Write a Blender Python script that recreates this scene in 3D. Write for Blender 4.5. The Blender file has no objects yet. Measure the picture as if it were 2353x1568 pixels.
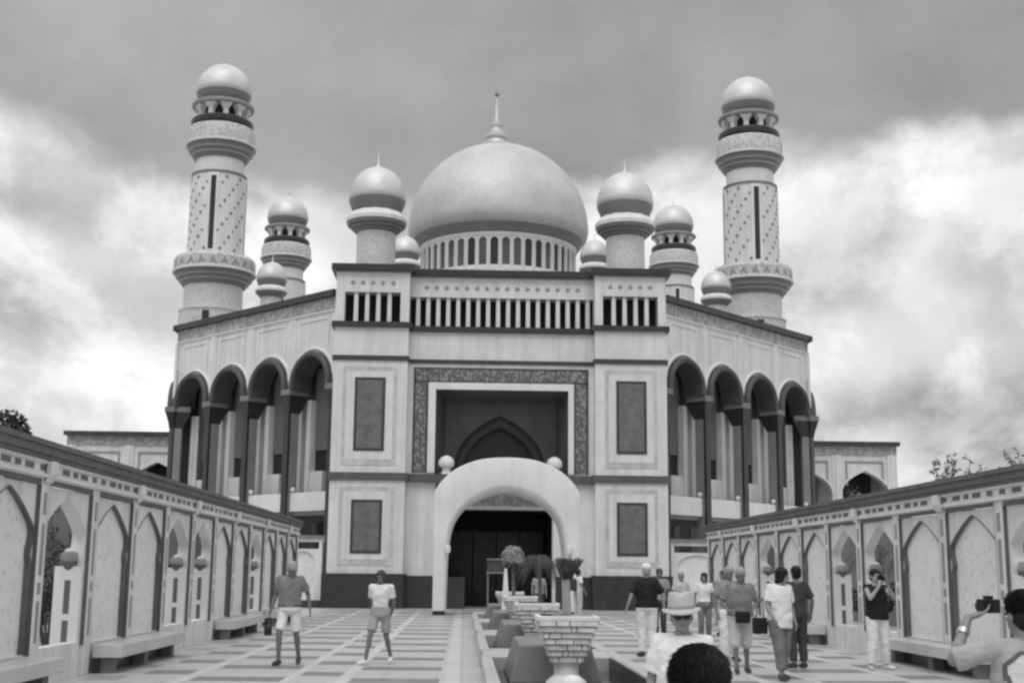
import bpy, math, random
from mathutils import Vector, Matrix, noise
R = math.radians
PI = math.pi
rnd = random.Random(7)
sc = bpy.context.scene
col = sc.collection

# ------------------------------------------------------------------ camera
cd = bpy.data.cameras.new('camera'); cam = bpy.data.objects.new('camera', cd); col.objects.link(cam)
cd.sensor_width = 36.0; cd.lens = 36.0 * 2900.0 / 2352.0; cd.clip_start = 0.1; cd.clip_end = 6000
cam.matrix_world = (Matrix.Translation((0, 0, 1.6)) @ Matrix.Rotation(-0.03584, 4, 'Z')
                    @ Matrix.Rotation(PI / 2 + 0.18079, 4, 'X') @ Matrix.Rotation(0.010, 4, 'Z'))
sc.camera = cam
sc.render.engine = 'CYCLES'
sc.cycles.pixel_filter_type = 'BLACKMAN_HARRIS'
sc.cycles.filter_width = 2.6
sc.cycles.max_bounces = 4; sc.cycles.diffuse_bounces = 3; sc.cycles.glossy_bounces = 2; sc.cycles.transmission_bounces = 1
# ------------------------------------------------------------------ light and sky
SUN_EL, SUN_AZ = R(58), R(192)          # azimuth measured clockwise from +Y
vs = sc.view_settings
vs.view_transform = 'Standard'; vs.look = 'None'; vs.exposure = 0.12; vs.gamma = 1.0; vs.use_curve_mapping = False
sl = bpy.data.lights.new('sun', 'SUN'); sl.energy = 1.05; sl.angle = R(38); sl.color = (1, 1, 1)
so = bpy.data.objects.new('sun', sl); col.objects.link(so)
sdir = Vector((math.sin(SUN_AZ) * math.cos(SUN_EL), math.cos(SUN_AZ) * math.cos(SUN_EL), math.sin(SUN_EL)))
so.rotation_euler = sdir.to_track_quat('Z', 'Y').to_euler()
so.location = sdir * 200

w = bpy.data.worlds.new('World'); sc.world = w; w.use_nodes = True
nt = w.node_tree; N = nt.nodes; L = nt.links; N.clear()
def nd(t, **k):
    n = N.new(t)
    for a, b in k.items(): setattr(n, a, b)
    return n
def mth(op, a, b=None, c=None):
    n = nd('ShaderNodeMath', operation=op)
    for i, v in enumerate((a, b, c)):
        if v is None: continue
        if isinstance(v, (int, float)): n.inputs[i].default_value = v
        else: L.new(v, n.inputs[i])
    return n.outputs[0]
def mrange(v, a, b, c, d, sm=True):
    n = nd('ShaderNodeMapRange', interpolation_type='SMOOTHSTEP' if sm else 'LINEAR')
    L.new(v, n.inputs[0])
    for i, x in enumerate((a, b, c, d)): n.inputs[i + 1].default_value = x
    return n.outputs[0]
tc = nd('ShaderNodeTexCoord'); sep = nd('ShaderNodeSeparateXYZ'); L.new(tc.outputs['Generated'], sep.inputs[0])
dx, dy, dz = sep.outputs
el = mth('MULTIPLY', mth('ARCSINE', dz), 57.2958)
az = mth('MULTIPLY', mth('ARCTAN2', dx, dy), 57.2958)
den = mth('ADD', mth('MAXIMUM', dz, 0.0), 0.16)
cmb = nd('ShaderNodeCombineXYZ'); L.new(mth('DIVIDE', dx, den), cmb.inputs[0]); L.new(mth('DIVIDE', dy, den), cmb.inputs[1])
def fbm(scale, detail, dist, seed, rough=0.55, vec=None):
    n = nd('ShaderNodeTexNoise', noise_dimensions='4D'); L.new(vec or cmb.outputs[0], n.inputs['Vector'])
    n.inputs['W'].default_value = seed; n.inputs['Scale'].default_value = scale
    n.inputs['Detail'].default_value = detail; n.inputs['Roughness'].default_value = rough; n.inputs['Distortion'].default_value = dist
    return n.outputs[0]
ang = nd('ShaderNodeCombineXYZ'); L.new(mth('MULTIPLY', az, 0.062), ang.inputs[0]); L.new(mth('MULTIPLY', el, 0.080), ang.inputs[1])
na = fbm(1.6, 5, 0.3, 3.1, 0.55, ang.outputs[0]); nb = fbm(1.6, 5, 0.3, 9.7, 0.55, ang.outputs[0])
azd = mth('ADD', az, mth('MULTIPLY', mth('SUBTRACT', na, 0.5), 11.0))
eld = mth('ADD', mth('ADD', el, mth('MULTIPLY', mth('SUBTRACT', nb, 0.5), 9.0)), mrange(mth('ABSOLUTE', mth('ADD', az, 2.0)), 3.0, 15.0, 1.4, -0.9))
c2 = fbm(2.1, 8, 0.35, 5.3, 0.62, ang.outputs[0]); c3 = fbm(8.0, 3, 0.0, 7.9, 0.55, ang.outputs[0]); c1 = fbm(1.35, 3, 0.0, 1.7, 0.56)
val = mth('ADD', mrange(c2, 0.42, 0.58, 0.58, 0.84), mth('MULTIPLY', mth('SUBTRACT', c3, 0.5), 0.20))
def blob(a0, e0, ra, re, amp):
    global val
    u = mth('MULTIPLY', mth('SUBTRACT', azd, a0), 1.0 / ra); v = mth('MULTIPLY', mth('SUBTRACT', eld, e0), 1.0 / re)
    s = mth('ADD', mth('MULTIPLY', u, u), mth('MULTIPLY', v, v))
    val = mth('ADD', val, mth('MULTIPLY', mth('EXPONENT', mth('MULTIPLY', s, -1.0)), amp))
# cloud masses of the sky in view (azimuth, elevation in degrees)
blob(16.5, 8.5, 4.0, 3.0, 0.22)
blob(20.5, 13.0, 1.6, 3.4, 0.22)
blob(15.8, 17.0, 3.6, 1.6, 0.14)
blob(15.5, 12.6, 3.2, 1.6, -0.20)
blob(22.5, 17.0, 3.0, 2.2, 0.10)
blob(-9.2, 15.0, 3.4, 2.2, 0.22)
blob(-5.0, 16.0, 3.5, 2.0, -0.20)
blob(5.5, 18.2, 3.0, 2.6, 0.16)
blob(-15.0, 7.0, 5.0, 2.4, 0.22)
blob(-20.0, 10.2, 4.0, 1.2, -0.14)
blob(-21.0, 14.6, 3.5, 1.2, -0.16)
blob(-19.0, 12.4, 4.0, 1.2, 0.14)
blob(-22.5, 19.5, 3.0, 3.4, 0.26)
blob(21.0, 6.0, 5.0, 1.5, -0.34)
# the grey bank overhead, brightening again towards the zenith
bank = mrange(eld, 16.8, 18.9, 0.0, 1.0)
bval = mth('ADD', mth('ADD', mth('MULTIPLY', mth('SUBTRACT', c1, 0.5), 0.30), mth('MULTIPLY', mth('SUBTRACT', c2, 0.5), 0.24)), mth('ADD', mrange(az, -8.0, 16.0, 0.39, 0.31), mrange(el, 27.0, 50.0, 0.0, 1.05)))
val = mth('ADD', mth('MULTIPLY', val, mth('SUBTRACT', 1.0, bank)), mth('MULTIPLY', bval, bank))
val = mth('MINIMUM', mth('MAXIMUM', val, 0.24), 1.05)
val = mth('MULTIPLY', val, mrange(dz, -0.06, 0.0, 0.45, 1.0))
sky = nd('ShaderNodeTexSky', sky_type='NISHITA'); sky.sun_disc = False
sky.sun_elevation = SUN_EL; sky.sun_rotation = SUN_AZ
bw = nd('ShaderNodeRGBToBW'); L.new(sky.outputs[0], bw.inputs[0])
bg1 = nd('ShaderNodeBackground'); L.new(bw.outputs[0], bg1.inputs[0]); bg1.inputs[1].default_value = 0.06
bg2 = nd('ShaderNodeBackground'); L.new(val, bg2.inputs[0]); bg2.inputs[1].default_value = 1.0
mx = nd('ShaderNodeMixShader'); mx.inputs[0].default_value = 0.94
L.new(bg1.outputs[0], mx.inputs[1]); L.new(bg2.outputs[0], mx.inputs[2])
out = nd('ShaderNodeOutputWorld'); L.new(mx.outputs[0], out.inputs[0])

# ------------------------------------------------------------------ materials
def mat(name, g, rough=0.6, var=0.12, scale=1.5, bump=0.0, bscale=30.0, metal=0.0, spec=0.4, pattern=None, g2=None, pscale=1.0, streak=0.0, joints=0.0):
    m = bpy.data.materials.new(name); m.use_nodes = True
    t = m.node_tree; n = t.nodes; l = t.links; b = n['Principled BSDF']
    b.inputs['Roughness'].default_value = rough; b.inputs['Metallic'].default_value = metal
    b.inputs['Specular IOR Level'].default_value = spec
    geo = n.new('ShaderNodeNewGeometry'); pos = geo.outputs['Position']
    def noise_(s, d=3, v=pos, r=0.6):
        x = n.new('ShaderNodeTexNoise'); x.inputs['Scale'].default_value = s; x.inputs['Detail'].default_value = d
        x.inputs['Roughness'].default_value = r; l.new(v, x.inputs['Vector']); return x.outputs[0]
    def ramp(v, a, b_, c0, c1):
        x = n.new('ShaderNodeMapRange'); l.new(v, x.inputs[0])
        for i, q in enumerate((a, b_, c0, c1)): x.inputs[i + 1].default_value = q
        return x.outputs[0]
    def M(op, a, b_):
        x = n.new('ShaderNodeMath'); x.operation = op
        for i, q in enumerate((a, b_)):
            if isinstance(q, (int, float)): x.inputs[i].default_value = q
            else: l.new(q, x.inputs[i])
        return x.outputs[0]
    f = ramp(noise_(scale), 0.3, 0.7, 1 - var, 1 + var)
    f = M('MULTIPLY', f, ramp(noise_(scale * 9, 2), 0.3, 0.7, 1 - var * 0.5, 1 + var * 0.5))
    if streak:
        mp = n.new('ShaderNodeMapping'); l.new(pos, mp.inputs['Vector']); mp.inputs['Scale'].default_value = (2.6, 2.6, 0.16)
        f = M('MULTIPLY', f, ramp(noise_(1.0, 3, mp.outputs[0], 0.65), 0.42, 0.75, 1.0, 1 - streak))
    if joints:
        sp = n.new('ShaderNodeSeparateXYZ'); l.new(pos, sp.inputs[0]); cb = n.new('ShaderNodeCombineXYZ')
        l.new(M('ADD', sp.outputs[0], M('MULTIPLY', sp.outputs[1], 0.5)), cb.inputs[0]); l.new(sp.outputs[2], cb.inputs[1])
        v = n.new('ShaderNodeTexBrick'); l.new(cb.outputs[0], v.inputs['Vector']); v.inputs['Scale'].default_value = 1.0
        v.inputs['Mortar Size'].default_value = 0.012; v.inputs['Brick Width'].default_value = 1.1; v.inputs['Row Height'].default_value = 0.62
        v.inputs['Color1'].default_value = (1, 1, 1, 1); v.inputs['Color2'].default_value = (.96, .96, .96, 1); v.inputs['Mortar'].default_value = (1 - joints,)*3 + (1,)
        f = M('MULTIPLY', f, v.outputs['Color'])
    base = g
    if pattern:
        if pattern == 'voronoi':
            v = n.new('ShaderNodeTexVoronoi'); v.inputs['Scale'].default_value = pscale; l.new(pos, v.inputs['Vector'])
            k = ramp(v.outputs['Distance'], 0.12, 0.34, 1.0, 0.0)
        elif pattern == 'script':
            mp = n.new('ShaderNodeMapping'); l.new(pos, mp.inputs['Vector']); mp.inputs['Scale'].default_value = (1, 1, 0.8)
            k = ramp(noise_(pscale, 3, mp.outputs[0]), 0.47, 0.6, 0.0, 1.0)
        elif pattern == 'marble':
            k = ramp(noise_(pscale, 8, pos, 0.7), 0.35, 0.68, 0.0, 1.0)
        elif pattern == 'check':
            v = n.new('ShaderNodeTexChecker'); v.inputs['Scale'].default_value = pscale; l.new(pos, v.inputs['Vector'])
            k = v.outputs['Fac']
        elif pattern == 'grid':
            v = n.new('ShaderNodeTexBrick'); v.offset = 0.0; v.inputs['Scale'].default_value = pscale; l.new(pos, v.inputs['Vector'])
            v.inputs['Mortar Size'].default_value = 0.008; v.inputs['Brick Width'].default_value = 0.4; v.inputs['Row Height'].default_value = 0.4
            v.inputs['Color1'].default_value = (0, 0, 0, 1); v.inputs['Color2'].default_value = (0.25, 0.25, 0.25, 1); v.inputs['Mortar'].default_value = (1, 1, 1, 1)
            k = v.outputs['Color']
        base = M('ADD', M('MULTIPLY', k, (g2 - g)), g)
    val = M('MULTIPLY', f, base)
    c = n.new('ShaderNodeCombineColor')
    for i in range(3): l.new(val, c.inputs[i])
    l.new(c.outputs[0], b.inputs['Base Color'])
    if bump:
        bp = n.new('ShaderNodeBump'); bp.inputs['Strength'].default_value = bump; bp.inputs['Distance'].default_value = 0.02
        l.new(noise_(bscale, 2), bp.inputs['Height']); l.new(bp.outputs[0], b.inputs['Normal'])
    return m
MT = dict(
    stone=mat('pale_stone', 0.74, 0.5, 0.06, 0.8, 0.15, 40, streak=0.20, joints=0.10),
    stone2=mat('pale_marble_veined', 0.62, 0.45, 0.05, 1.2, 0.1, 40, pattern='marble', g2=0.42, pscale=2.2),
    cream=mat('cream_plaster', 0.76, 0.7, 0.06, 0.9, 0.15, 25, streak=0.08),
    wall=mat('carved_plaster', 0.76, 0.7, 0.08, 0.7, 0.25, 18, streak=0.24),
    white=mat('white_paint', 0.76, 0.5, 0.06, 0.9, 0.08, 12, streak=0.10),
    shade=mat('grey_stone', 0.30, 0.6, 0.12, 1.2, 0.15, 30),
    grey=mat('mid_grey_stone', 0.20, 0.6, 0.14, 1.5, 0.15, 30),
    block=mat('grey_block_stone', 0.20, 0.55, 0.14, 1.3, 0.2, 40),
    dark=mat('dark_granite', 0.042, 0.35, 0.2, 2.0, 0.05, 60),
    dark2=mat('dark_trim', 0.055, 0.4, 0.2, 2.0),
    string=mat('string_course_granite', 0.10, 0.4, 0.2, 2.0),
    panel=mat('mottled_granite', 0.11, 0.3, 0.1, 2.0, pattern='marble', g2=0.20, pscale=2.6),
    recess=mat('recess_marble_shaded', 0.105, 0.35, 0.12, 0.8, pattern='marble', g2=0.15, pscale=0.7),  # marble colour darkened to carry the shade of the portal recess
    mosaic=mat('dark_mosaic_script', 0.11, 0.45, 0.1, 2.0, pattern='script', g2=0.29, pscale=8.0),
    frieze=mat('frieze_mosaic', 0.30, 0.55, 0.1, 1.0, pattern='script', g2=0.48, pscale=4.0),
    tilewall=mat('minaret_mosaic', 0.66, 0.5, 0.06, 1.0, pattern='script', g2=0.52, pscale=9.0),
    zig=mat('balcony_mosaic', 0.60, 0.5, 0.08, 1.0, pattern='script', g2=0.42, pscale=5.5),
    corbel=mat('corbel_tile', 0.20, 0.45, 0.1, 2.0),
    ledge=mat('corbel_line_light', 0.42, 0.5, 0.1, 2.0),
    dome=mat('dome_skin', 0.56, 0.55, 0.12, 0.45, 0.10, 3, metal=0.30, spec=0.4),
    domelt=mat('small_dome_skin', 0.62, 0.50, 0.10, 0.8, 0.06, 8, metal=0.35, spec=0.5),
    domeband=mat('dome_band', 0.20, 0.4, 0.12, 0.8),
    glass=mat('dark_glass', 0.03, 0.15, 0.3, 0.4),
    glass2=mat('dusty_glass', 0.12, 0.25, 0.3, 0.5),
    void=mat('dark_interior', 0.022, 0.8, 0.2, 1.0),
    louvre=mat('louvre_paint', 0.24, 0.55, 0.08, 0.6),
    column=mat('black_granite_column', 0.035, 0.3, 0.2, 2.0),
    pier=mat('grey_pier_stone', 0.24, 0.5, 0.1, 1.0),
    lattice=mat('lattice_panel', 0.80, 0.75, 0.06, 0.8, 0.25, 12, pattern='voronoi', g2=0.62, pscale=6.0),
    roof=mat('slate_roof_tile', 0.13, 0.6, 0.2, 3.0, 0.3, 25),
    inset=mat('dark_inset', 0.13, 0.5, 0.15, 4.0),
    floor=mat('pale_floor_tile', 0.50, 0.38, 0.10, 0.5, 0.06, 30, pattern='grid', g2=0.38, pscale=1.0),
    floorlt=mat('light_floor_band', 0.56, 0.38, 0.10, 0.5),
    stripe=mat('grey_floor_tile', 0.20, 0.38, 0.14, 0.7, 0.06, 30),
    stripe2=mat('faint_floor_tile', 0.30, 0.38, 0.12, 0.7, 0.06, 30),
    ground=mat('ground', 0.16, 0.9, 0.3, 0.05, 0.3, 3),
    water=mat('dark_pool_water', 0.02, 0.08, 0.2, 0.5, 0.15, 6),
    tier=mat('white_tile_tiers', 0.82, 0.4, 0.06, 3.0, pattern='marble', g2=0.50, pscale=9.0),
    leaf=mat('leaf_dark', 0.060, 0.6, 0.5, 3.0), leafmid=mat('leaf_mid', 0.11, 0.6, 0.5, 3.0), leafpale=mat('leaf_pale', 0.40, 0.6, 0.3, 3.0),
    leafgrey=mat('leaf_grey', 0.18, 0.6, 0.4, 3.0),
    bark=mat('bark', 0.12, 0.85, 0.3, 4.0, 0.4, 30), palebark=mat('pale_bark', 0.38, 0.8, 0.15, 4.0, 0.3, 30),
    wood=mat('dark_wood', 0.10, 0.5, 0.2, 3.0),
    skin=mat('skin', 0.24, 0.5, 0.08, 8.0, 0.05, 80), skind=mat('skin_tanned', 0.17, 0.5, 0.1, 8.0), skinl=mat('skin_fair', 0.34, 0.5, 0.08, 8.0),
    hair=mat('hair_black', 0.012, 0.5, 0.3, 30.0, 0.3, 90, spec=0.2), hairg=mat('hair_grey', 0.32, 0.6, 0.2, 30.0, 0.4, 90), hairb=mat('hair_brown', 0.05, 0.5, 0.3, 30.0, 0.4, 90),
    cwhite=mat('cloth_white', 0.74, 0.85, 0.05, 6.0, 0.9, 13), cgrey=mat('cloth_grey', 0.21, 0.85, 0.07, 6.0, 0.9, 13),
    cblack=mat('cloth_black', 0.010, 0.8, 0.2, 6.0, 0.9, 13), cdark=mat('cloth_dark', 0.05, 0.85, 0.15, 6.0, 0.9, 13),
    clight=mat('cloth_light', 0.52, 0.85, 0.06, 6.0, 0.9, 13), cbeige=mat('cloth_beige', 0.34, 0.85, 0.07, 6.0, 0.9, 13),
    cmid=mat('cloth_mid', 0.28, 0.85, 0.07, 6.0, 0.9, 13), ctrous=mat('cloth_trouser_grey', 0.17, 0.85, 0.08, 6.0, 0.9, 13),
    check=mat('cloth_checked', 0.12, 0.85, 0.06, 6.0, pattern='check', g2=0.30, pscale=46.0),
    straw=mat('straw', 0.50, 0.8, 0.08, 20.0, 0.5, 120), strawd=mat('hat_band', 0.30, 0.8, 0.1, 20.0),
    shoe=mat('shoe_dark', 0.04, 0.5, 0.2, 10.0), shoew=mat('shoe_white', 0.72, 0.5, 0.08, 10.0),
    black=mat('black_plastic', 0.012, 0.35, 0.2, 10.0), metal=mat('metal', 0.5, 0.3, 0.1, 10.0, metal=0.8),
    soffit=mat('soffit_stone_shaded', 0.085, 0.6, 0.12, 1.2), loggia=mat('loggia_stone_shaded', 0.06, 0.6, 0.12, 1.2), tymp=mat('tympanum_stone', 0.12, 0.5, 0.1, 2.0, pattern='script', g2=0.20, pscale=4.0),  # soffit and loggia stone coloured dark to carry the shade inside the arches
    cjersey=mat('cloth_jersey_grey', 0.36, 0.85, 0.07, 6.0, 0.9, 13),
    numl=mat('print_light', 0.60, 0.7, 0.04, 10.0), numd=mat('print_dark', 0.10, 0.7, 0.06, 10.0),
)

# ------------------------------------------------------------------ mesh helpers
def root_of(o):
    while o.parent: o = o.parent
    return o
class MB:
    def __init__(s, xf=None): s.v = []; s.f = []; s.xf = xf
    def add(s, vs, fs):
        k = len(s.v); s.v += [tuple(s.xf(*p)) if s.xf else tuple(p) for p in vs]; s.f += [tuple(i + k for i in f) for f in fs]; return s
    def box(s, x0, x1, y0, y1, z0, z1):
        return s.add([(x0,y0,z0),(x1,y0,z0),(x1,y1,z0),(x0,y1,z0),(x0,y0,z1),(x1,y0,z1),(x1,y1,z1),(x0,y1,z1)],
                     [(0,3,2,1),(4,5,6,7),(0,1,5,4),(1,2,6,5),(2,3,7,6),(3,0,4,7)])
    def frus(s, cx, cy, z0, z1, a0, b0, a1, b1):
        return s.add([(cx-a0,cy-b0,z0),(cx+a0,cy-b0,z0),(cx+a0,cy+b0,z0),(cx-a0,cy+b0,z0),(cx-a1,cy-b1,z1),(cx+a1,cy-b1,z1),(cx+a1,cy+b1,z1),(cx-a1,cy+b1,z1)],
                     [(0,3,2,1),(4,5,6,7),(0,1,5,4),(1,2,6,5),(2,3,7,6),(3,0,4,7)])
    def rings(s, rs, cap=True, close=True):
        n = len(rs[0]); vs = [p for r in rs for p in r]; fs = []
        for i in range(len(rs) - 1):
            for j in range(n if close else n - 1):
                a = i*n + j; b = i*n + (j+1) % n; fs.append((a, b, b+n, a+n))
        if cap: fs.append(tuple(reversed(range(n)))); fs.append(tuple(range((len(rs)-1)*n, len(rs)*n)))
        return s.add(vs, fs)
    def lathe(s, prof, cx=0, cy=0, n=48, a0=0.0):
        return s.rings([[(cx + r*math.cos(a0 + 2*PI*j/n), cy + r*math.sin(a0 + 2*PI*j/n), z) for j in range(n)] for r, z in prof])
    def tube(s, pts, rad, n=8, flat=1.0):
        pts = [Vector(p) for p in pts]; rs = []
        for i, p in enumerate(pts):
            t = (pts[min(i+1, len(pts)-1)] - pts[max(i-1, 0)]).normalized()
            up = Vector((0, 1, 0)) if abs(t.y) < 0.9 else Vector((1, 0, 0))
            a = t.cross(up).normalized(); b = a.cross(t).normalized()
            r = rad[i] if isinstance(rad, (list, tuple)) else rad
            rs.append([tuple(p + a*r*math.cos(2*PI*j/n) - b*r*flat*math.sin(2*PI*j/n)) for j in range(n)])
        return s.rings(rs)
    def ball(s, c, rx, ry=None, rz=None, n=12, m=8, rot=None):
        ry = ry or rx; rz = rz or rx; vs = []; fs = []; c = Vector(c)
        def P(x, y, z):
            q = Vector((x, y, z)); q = rot @ q if rot else q; return tuple(c + q)
        vs.append(P(0, 0, -rz))
        for i in range(1, m):
            t = -PI/2 + PI*i/m
            for j in range(n):
                a = 2*PI*j/n; vs.append(P(rx*math.cos(t)*math.cos(a), ry*math.cos(t)*math.sin(a), rz*math.sin(t)))
        vs.append(P(0, 0, rz)); top = len(vs) - 1
        for j in range(n): fs.append((0, 1 + (j+1) % n, 1 + j))
        for i in range(m - 2):
            for j in range(n):
                a = 1 + i*n + j; b = 1 + i*n + (j+1) % n; fs.append((a, b, b+n, a+n))
        k = 1 + (m-2)*n
        for j in range(n): fs.append((k + j, k + (j+1) % n, top))
        return s.add(vs, fs)
    def cap(s, p0, p1, r0, r1, n=10):
        p0 = Vector(p0); p1 = Vector(p1); s.tube([p0, p1], [r0, r1], n); s.ball(p0, r0, n=n, m=6); s.ball(p1, r1, n=n, m=6); return s
    def opening(s, u0, u1, z0, z1, wf, zs, vf, vb, uc=None, caps=True):
        """wall from u0..u1, z0..z1 between depth vf (front) and vb (back) with an opening |u-uc| < wf(z), z in zs"""
        uc = (u0 + u1) / 2 if uc is None else uc
        pts = [(wf(z), z) for z in zs]
        def q(a, b, c, d): s.add([a, b, c, d], [(0, 1, 2, 3)])
        for v in (vf, vb):
            for (w0, a), (w1, b) in zip(pts, pts[1:]):
                q((u0, v, a), (uc - w0, v, a), (uc - w1, v, b), (u0, v, b)); q((uc + w0, v, a), (u1, v, a), (u1, v, b), (uc + w1, v, b))
            if z1 > zs[-1]: q((u0, v, zs[-1]), (u1, v, zs[-1]), (u1, v, z1), (u0, v, z1))
            if zs[0] > z0: q((u0, v, z0), (u1, v, z0), (u1, v, zs[0]), (u0, v, zs[0]))
        for (w0, a), (w1, b) in zip(pts, pts[1:]):
            for sg in (-1, 1): q((uc + sg*w0, vf, a), (uc + sg*w0, vb, a), (uc + sg*w1, vb, b), (uc + sg*w1, vf, b))
        if zs[0] > z0: q((uc - pts[0][0], vf, zs[0]), (uc + pts[0][0], vf, zs[0]), (uc + pts[0][0], vb, zs[0]), (uc - pts[0][0], vb, zs[0]))
        if caps:
            q((u0, vf, z1), (u1, vf, z1), (u1, vb, z1), (u0, vb, z1))
            for u in (u0, u1): q((u, vf, z0), (u, vb, z0), (u, vb, z1), (u, vf, z1))
        return s
    def archring(s, uc, zs, ri, ro, v0, v1, zlow, n=20, horse=0.0):
        """round arch band, legs down to zlow"""
        path = [(-1, zlow)] + [(a, None) for a in [PI + horse - (PI + 2*horse)*i/n for i in range(n+1)]] + [(1, zlow)]
        rs = []
        for a, z in path:
            if z is not None:
                c = a*math.cos(horse); sx = ro*c, ri*c; zz = (z, z)
            else:
                sx = ro*math.cos(a), ri*math.cos(a); zz = (zs + ro*math.sin(a), zs + ri*math.sin(a))
            b = 0.08
            r_o = [(uc + sx[0], v0, zz[0]), (uc + sx[0], v1 - b, zz[0])]
            m0 = (uc + sx[0]*(1-.25) + sx[1]*.25, v1, zz[0]*.75 + zz[1]*.25); m1 = (uc + sx[0]*.25 + sx[1]*.75, v1, zz[0]*.25 + zz[1]*.75)
            rs.append([r_o[0], r_o[1], m0, m1, (uc + sx[1], v1 - b, zz[1]), (uc + sx[1], v0, zz[1])])
        return s.rings(rs)
    def build(s, name, m, parent=None, smooth=None, bevel=0.0, world=True):
        me = bpy.data.meshes.new(name)
        off = Vector((0, 0, 0))
        if parent is not None and world: off = root_of(parent).location
        me.from_pydata([(x - off.x, y - off.y, z - off.z) for x, y, z in s.v], [], s.f); me.update()
        me.materials.append(MT[m] if isinstance(m, str) else m)
        if smooth is not None:
            me.polygons.foreach_set('use_smooth', [True]*len(me.polygons)); me.set_sharp_from_angle(angle=R(smooth))
        o = bpy.data.objects.new(name, me); col.objects.link(o)
        if parent is not None: o.parent = parent
        if bevel:
            b = o.modifiers.new('bevel', 'BEVEL'); b.width = bevel; b.segments = 2; b.limit_method = 'ANGLE'
        return o
def tag(o, label=None, cat=None, group=None, kind=None):
    if label: o['label'] = label
    if cat: o['category'] = cat
    if group: o['group'] = group
    if kind: o['kind'] = kind
    return o
def empty(name, loc, label, cat, group=None, rz=0.0):
    o = bpy.data.objects.new(name, None); col.objects.link(o); o.location = loc; o.rotation_euler = (0, 0, rz)
    o.empty_display_size = 0.3
    return tag(o, label, cat, group)
def copy_tree(o, parent=None):
    c = o.copy(); col.objects.link(c); c.parent = parent
    for ch in list(o.children): copy_tree(ch, c)
    return c
def inst(src, parent, loc, rot=(0, 0, 0)):
    c = bpy.data.objects.new(src.name.split('.')[0], src.data); col.objects.link(c); c.parent = parent; c.location = loc; c.rotation_euler = rot
    return c

# ------------------------------------------------------------------ ground, plaza
CXA = 1.42                                   # courtyard axis
PLY = 12.4
tag(MB().box(-2500, 2500, -1500, 4000, -0.9, -0.31).build('ground', 'ground'), kind='structure')
plaza = tag(MB().box(-70, 72, PLY, 150, -0.30, 0.0).build('plaza_floor', 'floor'), kind='structure')
tag(MB().box(-40, 42, PLY - 0.36, PLY - 0.004, -0.30, -0.15).build('entrance_step', 'shade'), kind='structure')
tag(MB().box(-40, 42, -12, PLY - 0.364, -0.306, -0.296).build('lower_pavement', 'floor'), kind='structure')
def tile_mesh(w, d):
    return MB().frus(0, 0, 0.0, 0.005, w/2, d/2, w/2 - .004, d/2 - .004)
lanes = [(-1.66, -0.34, 0.0, 'stripe'), (-2.5, -1.88, 1.2, 'stripe'), (-4.0, -2.68, 0.15, 'stripe'), (-4.95, -4.25, 1.35, 'stripe'), (-5.6, -5.05, .15, 'stripe2')]
for (x0, x1, ph, mm) in lanes:
    proto = None
    for k in range(16):
        y = 14.6 + ph + 2.41*k
        if y > 53.0: continue
        for sgn in (0, 1):
            cx = (x0 + x1)/2
            if sgn: cx = 2*CXA - cx
            if proto is None:
                proto = tile_mesh(x1 - x0, 0.78).build('floor_tile', mm, plaza, world=False); proto.location = (cx, y, 0.0)
            else: inst(proto, plaza, (cx, y, 0.0))
# long pale and grey bands running towards the portal
for x, wd in ((-0.15, 0.22), (-1.77, 0.16), (-2.59, 0.10), (-4.12, 0.16)):
    for sgn in (0, 1):
        xx = 2*CXA - x if sgn else x
        MB().box(xx - wd/2, xx + wd/2, PLY + .3, 54, 0.0, 0.004).build('floor_band', 'floorlt', plaza)
for y in (46.5, 50.5, 54.2):
    MB().box(-5.6, 8.4, y - .3, y + .3, 0.004, 0.007).build('floor_band', 'stripe2', plaza)

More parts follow.
